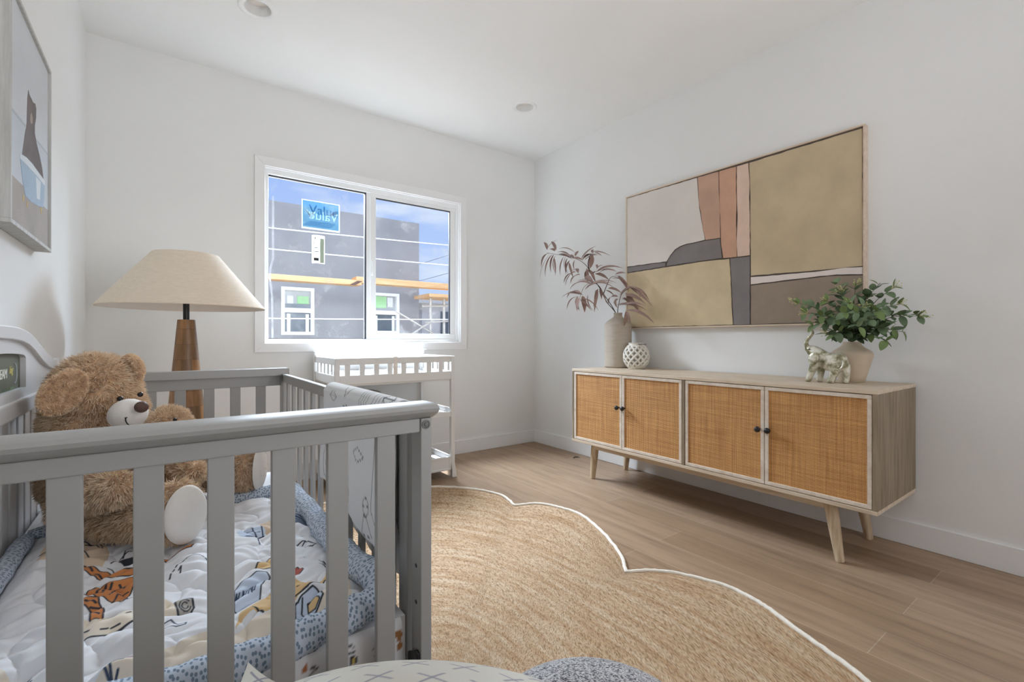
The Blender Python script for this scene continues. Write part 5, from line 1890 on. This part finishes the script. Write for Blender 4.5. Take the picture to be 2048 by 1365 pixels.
# log
c.shape([q2(x, y) for x, y in ((480, 700), (580, 690), (700, 650), (820, 610), (960, 545), (1030, 540), (1060, 590), (960, 628), (780, 690), (640, 760), (490, 795))], CRE)
for pts in (((480, 795), (640, 758), (780, 690), (960, 628), (1060, 600)), ((490, 745), (520, 752)), ((590, 748), (630, 738)), ((650, 735), (700, 715)), ((970, 618), (1000, 612)), ((600, 690), (700, 655), (770, 630)), ((740, 660), (765, 650))):
    c.line([q2(*p) for p in pts], 0.0034, INK)
c.shape([q2(x, y) for x, y in ((1022, 545), (1070, 532), (1125, 540), (1135, 570), (1105, 600), (1045, 605))], (186, 180, 172), INK, 0.0035)
for r in (14, 26):
    c.line([q2(1082 + r * 1.3 * math.cos(a), 566 + r * 0.8 * math.sin(a)) for a in [i * 0.55 for i in range(11)]], 0.0024, INK)
# dashed bee trail
for k in range(12):
    t0, t1 = k / 12, (k + 0.55) / 12
    f_ = lambda t: q2(990 + 230 * t, 418 - 110 * math.sin(t * 1.7) ** 0.8 + 25 * t * t)
    c.line([f_(t0), f_(t1)], 0.003, INK)
c.line([q2(1045, 385), q2(1060, 375), q2(1052, 398)], 0.003, INK)
for pts in (((960, 685), (1000, 672), (1040, 690), (1090, 662)), ((960, 710), (1030, 705), (1085, 680), (1090, 665)), ((715, 575), (740, 560), (760, 570)), ((710, 550), (760, 540)), ((720, 590), (770, 580))):
    c.line([q2(*p) for p in pts], 0.003, NAVY)
# small red-brown shape low on the left
c.shape([q2(x, y) for x, y in ((530, 1000), (600, 950), (660, 915), (780, 890), (800, 920), (700, 945), (590, 980))], RED, INK, 0.003)
for pts in (((610, 985), (660, 1035)), ((640, 970), (660, 1035), (690, 985)), ((590, 960), (640, 965), (720, 950)), ((90, 1065), (150, 1010), (190, 970)), ((110, 1060), (130, 1010)), ((140, 1020), (180, 1000))):
    c.line([q2(*p) for p in pts], 0.0035, NAVY)
# honey jar with lettering, jug, amber splashes, red berry
c.shape([q2(x, y) for x, y in ((1370, 480), (1440, 440), (1500, 410), (1560, 400), (1580, 420), (1530, 470), (1520, 540), (1440, 580), (1400, 610), (1370, 600))], LBL, INK, 0.003)
c.shape([q2(x, y) for x, y in ((1380, 730), (1410, 620), (1470, 580), (1580, 520), (1640, 470), (1720, 470), (1790, 480), (1770, 520), (1860, 480), (1910, 430), (1910, 470), (1870, 520), (1760, 585), (1720, 610), (1640, 640), (1560, 662), (1480, 660), (1420, 690))], YEL)
for pts in (((1410, 635), (1470, 640), (1540, 665)), ((1728, 595), (1800, 565), (1870, 520), (1908, 462)), ((1740, 500), (1790, 485))):
    c.line([q2(*p) for p in pts], 0.0038, INK)
c.shape([q2(x, y) for x, y in ((1480, 390), (1510, 350), (1580, 310), (1640, 330), (1600, 375), (1540, 390))], YEL, INK, 0.003)
c.shape([q2(x, y) for x, y in ((1640, 420), (1700, 380), (1740, 360), (1770, 375), (1775, 410), (1750, 440), (1690, 445))], RED, INK, 0.003)
c.shape([q2(x, y) for x, y in ((1726, 620), (1770, 590), (1830, 560), (1880, 560), (1890, 590), (1840, 640), (1780, 690), (1730, 705))], LBL, INK, 0.0035)
c.shape([q2(x, y) for x, y in ((1800, 610), (1850, 590), (1870, 600), (1845, 622), (1805, 632))], YEL, INK, 0.0025)
c.line([q2(1770, 600), q2(1765, 640), q2(1790, 660), q2(1840, 640)], 0.003, INK)
for lt in ([(1372, 535), (1385, 505), (1386, 530), (1402, 500)], [(1412, 530), (1424, 492), (1436, 522), (1450, 482)], [(1452, 520), (1462, 482), (1474, 512), (1484, 474)], [(1476, 486), (1474, 506), (1488, 504), (1500, 470)]):
    c.line([q2(*p) for p in lt], 0.0026, NAVY)
for pts in (((1730, 210), (1770, 195), (1800, 190), (1850, 200), (1830, 210), (1760, 212)), ((1770, 205), (1790, 190)), ((1850, 295), (1890, 300), (1910, 325), (1870, 320), (1858, 298)), ((1870, 340), (1905, 352)), ((1725, 260), (1722, 275))):
    c.line([q2(*p) for p in pts], 0.003, INK)
set_print(qo, c.c)


def roll(name, path, r, squash=0.8, wob=0.0025, seedv=1):
    """padded border roll with print coordinates"""
    rr = random.Random(seedv)
    n = 16
    V, UVs, F = [], [], []
    L = 0
    for i, p in enumerate(path):
        t = (path[min(i + 1, len(path) - 1)] - path[max(i - 1, 0)]).normalized()
        u = Vector((-t.y, t.x, 0)).normalized()
        w = Vector((0, 0, 1))
        if i:
            L += (p - path[i - 1]).length
        k = 1 + 0.07 * math.sin(i * 0.55 + seedv) + 0.05 * math.sin(i * 1.7)
        end = min(i, len(path) - 1 - i)
        k *= min(1.0, 0.55 + 0.2 * end)
        for j in range(n + 1):
            a = 2 * math.pi * j / n
            V.append(p + u * (math.cos(a) * r * k) + w * (math.sin(a) * r * squash * k))
            UVs.append((L, j / n * 2 * math.pi * r))
    for i in range(len(path) - 1):
        for j in range(n):
            a = i * (n + 1) + j
            F.append((a, a + 1, a + n + 2, a + n + 1))
    F.append(tuple(range(n, -1, -1)))
    F.append(tuple((len(path) - 1) * (n + 1) + j for j in range(n + 1)))
    mb = MB(); mb.add(V, F)
    o = mb.build(name, M['dots'], qt, smooth=True, angle=4)
    set_uv(o, 'cloth', lambda i: UVs[i])
    return o


roll('border', bez([(-0.285, 0.868, 0.492), (-0.12, 0.868, 0.486), (0.02, 0.868, 0.480), (0.12, 0.868, 0.478), (0.19, 0.868, 0.486), (0.26, 0.868, 0.496), (0.312, 0.872, 0.502), (0.338, 0.882, 0.512)], 9), 0.030, 0.95, seedv=1)
roll('border', bez([(0.338, 0.884, 0.520), (0.340, 0.93, 0.524), (0.338, 1.0, 0.512), (0.333, 1.15, 0.505), (0.338, 1.35, 0.500), (0.336, 1.55, 0.500), (0.334, 1.735, 0.500)], 12), 0.029, 0.9, seedv=2)
roll('border', bez([(0.332, 1.728, 0.500), (0.2, 1.722, 0.494), (0.0, 1.722, 0.494), (-0.285, 1.722, 0.494)], 12), 0.026, 0.8, seedv=3)
roll('border', bez([(-0.284, 0.885, 0.486), (-0.286, 1.1, 0.492), (-0.286, 1.4, 0.494), (-0.286, 1.72, 0.488)], 14), 0.021, 0.8, seedv=4)

# ------------------------------------------------------------------ blanket over the room-side rail
bk = MB()
by_a, by_b = 0.892, 1.392
NU = 210
hang_in, hang_out = 0.285, 0.36
sect = [(0.3695, 0.862 - hang_in)]
s_path = []
for i in range(60):
    s_path.append((0.3690 - 0.0035 * math.sin(i * 0.12), 0.862 - hang_in + hang_in * i / 60))
for i in range(15):
    a = math.pi - math.pi * i / 14
    s_path.append((0.387 + 0.0175 * math.cos(a), 0.8635 + 0.012 * math.sin(a)))
for i in range(1, 76):
    s_path.append((0.4050 + 0.004 * math.sin(i * 0.11), 0.862 - hang_out * i / 75))
P = []
for k, (x, z) in enumerate(s_path):
    row = []
    inside = k < 67
    drop = (0.862 - z)
    for j in range(NU + 1):
        u = j / NU
        yb_ = by_b + 0.05 * drop / 0.3 - 0.03 * max(0, drop - 0.2)
        ya_ = by_a + 0.0 * drop
        y = ya_ + (yb_ - ya_) * u
        fold = 0.0035 * math.sin(u * 23 + 1.2) * min(1, drop / 0.1) + 0.002 * math.sin(u * 9 + z * 8) * min(1, drop / 0.1)
        zz = z - (0.03 * math.sin(u * 5.5) * drop / 0.3 if inside else 0.02 * math.sin(u * 4) * drop / 0.3)
        row.append((x + (min(fold, 0.0) - 0.002 if inside and drop > 0.0 else (max(fold, 0.0) if drop > 0.0 else 0)), y, zz))
    P.append(row)
bk.grid(P)
bo = bk.build('baby_blanket', attr_mat('line_print_muslin', 0.9, 0.06), None, loc=(0.387, 1.15, 0.87), smooth=True, angle=4)
sol = bo.modifiers.new('cloth_thickness', 'SOLIDIFY')
sol.thickness = 0.0022
sol.offset = -1
tag(bo, 'white muslin blanket with line drawings hung over the right crib rail', 'blanket')
arcv = [0.0]
for a, b in zip(s_path[:-1], s_path[1:]):
    arcv.append(arcv[-1] + math.hypot(b[0] - a[0], b[1] - a[1]))
UB = np.array([by_a + 0.5 * j / NU for k in range(len(s_path)) for j in range(NU + 1)])
VB = np.array([arcv[k] for k in range(len(s_path)) for j in range(NU + 1)])
cb = Canvas(UB, VB, (232, 233, 233))
G = (92, 96, 98)
rb = random.Random(21)


def doodle(x, y, k, s):
    if k == 0:      # tall rounded arch with lines
        cb.line([(x - .03 * s, y - .08 * s), (x - .036 * s, y), (x - .026 * s, y + .06 * s), (x, y + .085 * s), (x + .026 * s, y + .06 * s), (x + .034 * s, y), (x + .03 * s, y - .08 * s), (x, y - .1 * s)], 0.0024, G, True)
        cb.line([(x - .01 * s, y + .04 * s), (x - .014 * s, y - .02 * s), (x, y - .05 * s), (x + .016 * s, y - .02 * s)], 0.0022, G)
    elif k == 1:    # ball and triangle
        cb.line(circle2(x, y + .03 * s, .016 * s), 0.0024, G, True)
        cb.line([(x - .015 * s, y + .034 * s), (x + .015 * s, y + .028 * s)], 0.002, G)
        cb.line([(x - .004 * s, y + .012 * s), (x - .03 * s, y - .02 * s), (x + .026 * s, y - .03 * s), (x + .01 * s, y + .012 * s)], 0.0024, G, True)
    elif k == 2:    # wave strokes
        for q in range(4):
            cb.line([(x - .03 * s + .014 * q * s, y - .03 * s), (x - .034 * s + .014 * q * s, y), (x - .02 * s + .014 * q * s, y + .03 * s)], 0.0022, G)
    elif k == 3:    # leaf
        cb.line([(x - .03 * s, y), (x, y + .016 * s), (x + .03 * s, y), (x, y - .016 * s)], 0.0024, G, True)
        cb.line([(x - .03 * s, y), (x + .03 * s, y)], 0.002, G)
    else:           # tick marks
        cb.line([(x - .02 * s, y + .01 * s), (x, y - .008 * s), (x + .02 * s, y + .012 * s)], 0.003, G)
        cb.line([(x - .012 * s, y - .025 * s), (x + .012 * s, y - .03 * s)], 0.003, G)


for (x, y, k, s) in ((0.965, 0.165, 0, 1.25), (1.035, 0.035, 1, 1.1), (1.10, 0.16, 3, 1), (1.18, 0.06, 2, 1), (1.25, 0.17, 1, 1), (1.33, 0.08, 0, 0.8), (0.918, 0.10, 4, 1.2), (0.922, 0.21, 4, 1.1), (0.93, 0.03, 2, 0.9),
                     (1.20, 0.29, 4, 1.3), (1.08, 0.305, 2, 1.1), (1.00, 0.31, 2, 1.2), (0.94, 0.30, 3, 1), (1.30, 0.27, 3, 1.0)):
    doodle(x, y, k, s)
for i in range(5):
    for j in range(4):
        doodle(0.93 + i * 0.1 + rb.uniform(-.02, .02), 0.37 + j * 0.085 + rb.uniform(-.01, .01), rb.randrange(5), rb.uniform(0.8, 1.2))
set_print(bo, cb.c)

# ------------------------------------------------------------------ teddy bears in the crib
QZ = 0.500
RT = Vector((CN, -SN, 0))                                  # picture right
TW = Vector((-SN, -CN, 0))                                 # towards the viewer


def limb(mb, pts, n=8):
    """pts: (Vector, radius)"""
    for (a, ra), (b, rb_) in zip(pts[:-1], pts[1:]):
        for i in range(n + 1):
            t = i / n
            mb.ball(a.lerp(b, t), ra + (rb_ - ra) * t, 14, 9)


def disc(c, nrm, r_side, r_up, depth, bulge=1.0, n=40, m=9):
    """domed oval pad facing nrm"""
    nrm = nrm.normalized()
    side = Vector((-nrm.y, nrm.x, 0)).normalized()
    up = nrm.cross(side)
    if up.z < 0:
        up = -up
    mb = MB()
    V, F = [], []
    for k in range(m + 1):
        t = k / m * math.pi / 2
        for i in range(n):
            a = 2 * math.pi * i / n
            V.append(c + (side * math.cos(a) * r_side + up * math.sin(a) * r_up) * math.cos(t) + nrm * depth * math.sin(t) * bulge)
    for k in range(m):
        for i in range(n):
            j = (i + 1) % n
            F.append((k * n + i, k * n + j, (k + 1) * n + j, (k + 1) * n + i))
    mb.add(V, F)
    return mb


# ---- large bear
def frame_at(px):
    """columns: sideways, away from the viewer, up"""
    r = ray(px, 0)
    d = Vector((r.x, r.y, 0)).normalized()
    return Matrix(((d.y, d.x, 0), (-d.x, d.y, 0), (0, 0, 1)))


Hc = onT(190, 798, 1.325)
Hc.x = max(Hc.x, -0.165)
teddy = thing('teddy_bear', (-0.14, 1.78, QZ), 'large tan teddy bear with cream muzzle sitting against the crib back', 'teddy bear')
tb = MB()
HQ = frame_at(190)
LAT = HQ @ Vector((1, 0, 0))
tb.ball(Hc, (0.101, 0.112, 0.122), 32, 18, HQ)
tb.ball(Hc + LAT * 0.022 + Vector((0, 0, -0.035)), (0.092, 0.108, 0.088), 24, 14, HQ)
tb.ball(Hc + LAT * -0.012 + Vector((0, 0, -0.062)), (0.098, 0.112, 0.082), 24, 14, HQ)
body_c = Vector((-0.165, 1.80, QZ + 0.125))
tb.ball(body_c, (0.115, 0.130, 0.127), 28, 16)
tb.ball(body_c + Vector((0.0, 0, 0.09)), (0.09, 0.105, 0.09), 24, 14)
# near arm resting on the thigh
arm = MB()
limb(arm, [(Vector((-0.185, 1.69, QZ + 0.185)), 0.046), (onT(180, 985, 1.155), 0.046), (onT(236, 976, 1.105), 0.036)])
# far arm round the small bear
limb(tb, [(Vector((-0.06, 1.90, QZ + 0.18)), 0.045), (onT(320, 905, 1.52), 0.042), (onT(362, 915, 1.47), 0.038)])
# near leg and foot
nl = Vector((0.485, -0.874, 0))
limb(tb, [(Vector((-0.185, 1.67, QZ + 0.060)), 0.056), (onT(240, 1043, 1.175), 0.044), (onT(330, 1030, 1.145), 0.050)])
nf = onT(352, 1017, 1.148)
nf.z = QZ + 0.078
rotn = Matrix.Rotation(math.atan2(nl.y, nl.x), 3, 'Z')
tb.ball(nf, (0.042, 0.054, 0.074), 24, 14, rotn)
# far leg and foot
fl = Vector((0.90, -0.43, 0)).normalized()
limb(tb, [(Vector((0.02, 1.86, QZ + 0.07)), 0.058), (onT(430, 948, 1.57), 0.056), (onT(480, 942, 1.54), 0.056)])
ff = onT(492, 940, 1.535)
ff.z = QZ + 0.076
rotf = Matrix.Rotation(math.atan2(fl.y, fl.x), 3, 'Z')
tb.ball(ff, (0.044, 0.060, 0.074), 24, 14, rotf)
for i in range(len(tb.v)):
    x, y, z = tb.v[i]
    tb.v[i] = (max(x, -0.278), y, max(z, QZ + 0.014))
sk = remeshed(tb, 0.0065, 3)
furry(sk, 76000, 0.0185, 0.0010, 5, (0.05, -0.05, -0.38), 0.024)
arm = furry(remeshed(arm, 0.0065, 3), 14000, 0.0185, 0.0010, 6, (0.08, -0.08, -0.38), 0.024)
sk.use(0)
nb_ = len(arm.f) - 2 * 14000
sk.add(arm.v, [])
o_ = len(sk.v) - len(arm.v)
sk.f += [tuple(i + o_ for i in f) for f in arm.f[:nb_]]
sk.use(1)
sk.f += [tuple(i + o_ for i in f) for f in arm.f[nb_:]]
sk.build('body', [M['fur_base'], M['fur']], teddy, smooth=True, angle=4)
# ears
for nm, c, r, turn, px in (('near', onT(127, 785, 1.175), (0.040, 0.020, 0.060), 0.62, 127), ('far', onT(262, 739, 1.36), (0.034, 0.022, 0.042), -0.5, 262)):
    q = frame_at(px) @ Matrix.Rotation(0.35 if nm == 'near' else -0.9, 3, 'Z') @ Matrix.Rotation(turn, 3, 'Y')
    eb_ = MB().ball(c, r, 28, 16, q)
    qt_ = q.transposed()
    for i in range(len(eb_.v)):
        p = qt_ @ (Vector(eb_.v[i]) - c)
        e = (p.x / r[0]) ** 2 + (p.z / r[2]) ** 2
        if p.y < 0:
            p.y = p.y * 0.9 + 0.016 * max(0, 1 - e)         # cupped front
        eb_.v[i] = tuple(c + q @ p)
    furry(eb_, 9000, 0.0085, 0.00065, 8 if nm == 'near' else 9, (0, 0, -0.12), 0.018)
    eb_.build('ear', [M['fur_base'], M['fur_pale']], teddy, smooth=True, angle=4)
# muzzle, nose, smile, eyes
mc = onT(256, 829, 1.222)
mq = (RT * 0.86 + TW * 0.46 + Vector((0, 0, 0.30))).normalized().to_track_quat('X', 'Z').to_matrix()
mz = MB().ball(mc, (0.052, 0.041, 0.039), 36, 20, mq)
mz.build('muzzle', M['plush_white'], teddy, smooth=True, angle=4)
nc = onT(283, 814.5, 1.19)
no = MB().ball(nc, (0.0135, 0.0155, 0.0145), 20, 12, mq)
no.build('nose', M['nose'], teddy, smooth=True, angle=4)


def surf_pt(px, py, c, r, q, off=0.0005):
    """point of the muzzle under a picture position (nearest hit of the view ray with the ellipsoid)"""
    o = q.transposed() @ (Vector((0, 0, 1)) - c)
    d = q.transposed() @ ray(px, py)
    oo = Vector((o.x / r[0], o.y / r[1], o.z / r[2])); dd = Vector((d.x / r[0], d.y / r[1], d.z / r[2]))
    A, B, C_ = dd.dot(dd), 2 * oo.dot(dd), oo.dot(oo) - 1
    D = B * B - 4 * A * C_
    t = (-B - math.sqrt(max(D, 0))) / (2 * A)
    return Vector((0, 0, 1)) + ray(px, py) * (t - off)


sm_ = [surf_pt(x, y, mc, (0.052, 0.041, 0.039), mq) for x, y in ((251.5, 836), (251.5, 842), (254, 847), (258.5, 850.5), (264, 851))]
MB().tube(bez(sm_, 5), 0.0013, 6).tube([surf_pt(249.5, 836.5, mc, (0.052, 0.041, 0.039), mq), surf_pt(254.5, 835.5, mc, (0.052, 0.041, 0.039), mq)], 0.0012, 6).build('smile', M['thread'], teddy, smooth=True)
for (px, py, t) in ((240, 798, 1.228), (280.5, 789.5, 1.274)):
    e = onT(px, py, t)
    MB().ball(e, 0.0068, 16, 10).build('eye', M['eye'], teddy, smooth=True, angle=4)
# soles
for c, d, rs, ru in ((nf, nl, 0.050, 0.070), (ff, fl, 0.058, 0.070)):
    disc(c + d * 0.038, d, rs, ru, 0.020).build('foot_sole', M['plush_white'], teddy, smooth=True, angle=4)

# ---- small bear in its lap
cub = thing('teddy_bear', (0.03, 1.72, QZ), 'small tan plush bear sitting in the lap of the large teddy bear', 'teddy bear')
cb_ = MB()
CQ = frame_at(338)
CL = CQ @ Vector((1, 0, 0))
hc = onT(338, 857, 1.335)
cb_.ball(hc, (0.050, 0.056, 0.058), 24, 14, CQ)
cb_.ball(hc + CL * -0.024 + Vector((0, 0, -0.016)), (0.044, 0.050, 0.042), 20, 12, CQ)
cb_.ball(hc + CL * 0.014 + Vector((0, 0, 0.002)), (0.040, 0.046, 0.051), 20, 12, CQ)
bc = onT(348, 925, 1.36)
cb_.ball(bc, (0.050, 0.056, 0.072), 24, 14, CQ)
limb(cb_, [(onT(338, 905, 1.29), 0.026), (onT(368, 938, 1.265), 0.027), (onT(390, 946, 1.255), 0.025)])
limb(cb_, [(onT(330, 965, 1.33), 0.032), (onT(350, 985, 1.30), 0.030), (onT(358, 985, 1.29), 0.028)])
sk = remeshed(cb_, 0.006, 4)
furry(sk, 22000, 0.0155, 0.0009, 15, (0.05, -0.05, -0.25), 0.022)
sk.build('body', [M['fur_base'], M['fur']], cub, smooth=True, angle=4)
sm2 = onT(345, 861, 1.272)
MB().ball(sm2, (0.030, 0.034, 0.022), 24, 14, mq).build('muzzle', M['plush_white'], cub, smooth=True, angle=4)
for px, py in ((350, 840),):
    MB().ball(onT(px, py, 1.268), 0.0050, 14, 8).build('eye', M['eye'], cub, smooth=True, angle=4)

# ------------------------------------------------------------------ seat, cushion and pouf at the bottom edge
FW = Vector((SN, CN, 0))


def cam_pt(r, f, z):
    p = RT * r + FW * f
    return Vector((p.x, p.y, z))


pm = (-0.113, 0.389, 0.579, -0.01, -0.188, -0.024, 0.247, 0.11)


def pillow_pts(pm, n, sign):
    cr_, cf, cz, ya, pi_, ro, hs, th = pm
    Rz = Matrix.Rotation(ya, 3, 'Z'); Rx = Matrix.Rotation(pi_, 3, 'X'); Ry = Matrix.Rotation(ro, 3, 'Y')
    Rm = Rz @ Rx @ Ry
    rows = []
    for i in range(n + 1):
        row = []
        for j in range(n + 1):
            u, v = math.sin((j / n - 0.5) * math.pi), math.sin((i / n - 0.5) * math.pi)
            x = u * (1 - 0.10 * (1 - v * v) * abs(u) ** 3); y = v * (1 - 0.10 * (1 - u * u) * abs(v) ** 3)
            h = th * max(0, (1 - u * u)) ** 0.8 * max(0, (1 - v * v)) ** 0.8
            if u > 0 and v > 0:
                x *= 1 - 0.24 * (u * v) ** 3
                y *= 1 - 0.18 * (u * v) ** 3
            lift = 0.035 * abs(u * v) ** 5 * (1 if u < 0 else -0.6)
            p = Rm @ Vector((x * hs, y * hs, sign * h * (1 if sign > 0 else 0.75) + lift))
            row.append((cam_pt(cr_ + p.x, cf + p.y, cz + p.z), (x * hs, y * hs)))
        rows.append(row)
    return rows


n = 400
top = pillow_pts(pm, n, 1)
mb = MB()
mb.grid([[q[0] for q in r] for r in top])
uv2 = [q[1] for r in top for q in r]
botp = pillow_pts(pm, 40, -1)
mb.grid([[q[0] for q in reversed(r)] for r in botp])
uv2 += [(9, 9)] * (len(mb.v) - len(uv2))
zmin = min(p[2] for p in mb.v)
pil = thing('throw_pillow', tuple(cam_pt(-0.113, 0.389, zmin)), 'off-white throw pillow with thin grey crosses at the bottom edge', 'cushion')
po = mb.build('cover', attr_mat('cross_print_cotton', 0.9, 0.15, 500), pil, smooth=True, angle=4)
cc = Canvas(np.array([q[0] for q in uv2]), np.array([q[1] for q in uv2]), (218, 217, 208))
GX = (152, 152, 166)
for i in range(-5, 6):
    for j in range(-5, 6):
        cx_, cy_ = i * 0.052 + (0.026 if j % 2 else 0) + 0.012, j * 0.046
        a = 0.25
        for s in (1, -1):
            dx, dy = 0.0165 * math.cos(a + s * 0.72), 0.0165 * math.sin(a + s * 0.72)
            cc.line([(cx_ - dx, cy_ - dy), (cx_ + dx, cy_ + dy)], 0.0030, GX)
set_print(po, cc.c)
pz = zmin
ot = thing('ottoman', tuple(cam_pt(-0.10, 0.34, 0)), 'low upholstered ottoman carrying the white pillow below the picture edge', 'ottoman')
mb = MB()
Q = [(-0.34, 0.08), (0.14, 0.08), (0.14, 0.56), (-0.34, 0.56)]
mb.prism([tuple(cam_pt(r, f, 0))[:2] for r, f in Q], 'z', 0.22, pz - 0.002)
mb.build('seat', M['ceramic'], ot, bevel=0.03, seg=4)
for r, f in ((-0.30, 0.12), (0.10, 0.12), (0.10, 0.52), (-0.30, 0.52)):
    p = cam_pt(r, f, 0)
    MB().lathe([(0.016, 0.0), (0.022, 0.22)], (p.x, p.y), 16).build('leg', M['sb_leg'], ot, smooth=True)

pc = (0.621, 0.586)
prof = []
H, R = 0.335, 0.26
zb = 0.012
for i in range(15):
    a = math.pi / 2 * i / 14
    prof.append((R * math.sin(math.pi / 2 * (0.62 + 0.38 * i / 14)) if i else R * 0.80, zb + H * 0.45 * (i / 14)))
for i in range(1, 25):
    a = math.pi / 2 * i / 24
    prof.append((max(0.001, R * math.cos(a) ** 0.7), zb + H * 0.45 + H * 0.55 * math.sin(a)))
pf = MB().lathe(prof, pc, 72).build('floor_pouf', M['knit'], None, loc=(pc[0], pc[1], zb), smooth=True, angle=1.2)
tag(pf, 'round grey boucle pouf on the jute rug at the bottom edge', 'pouf')
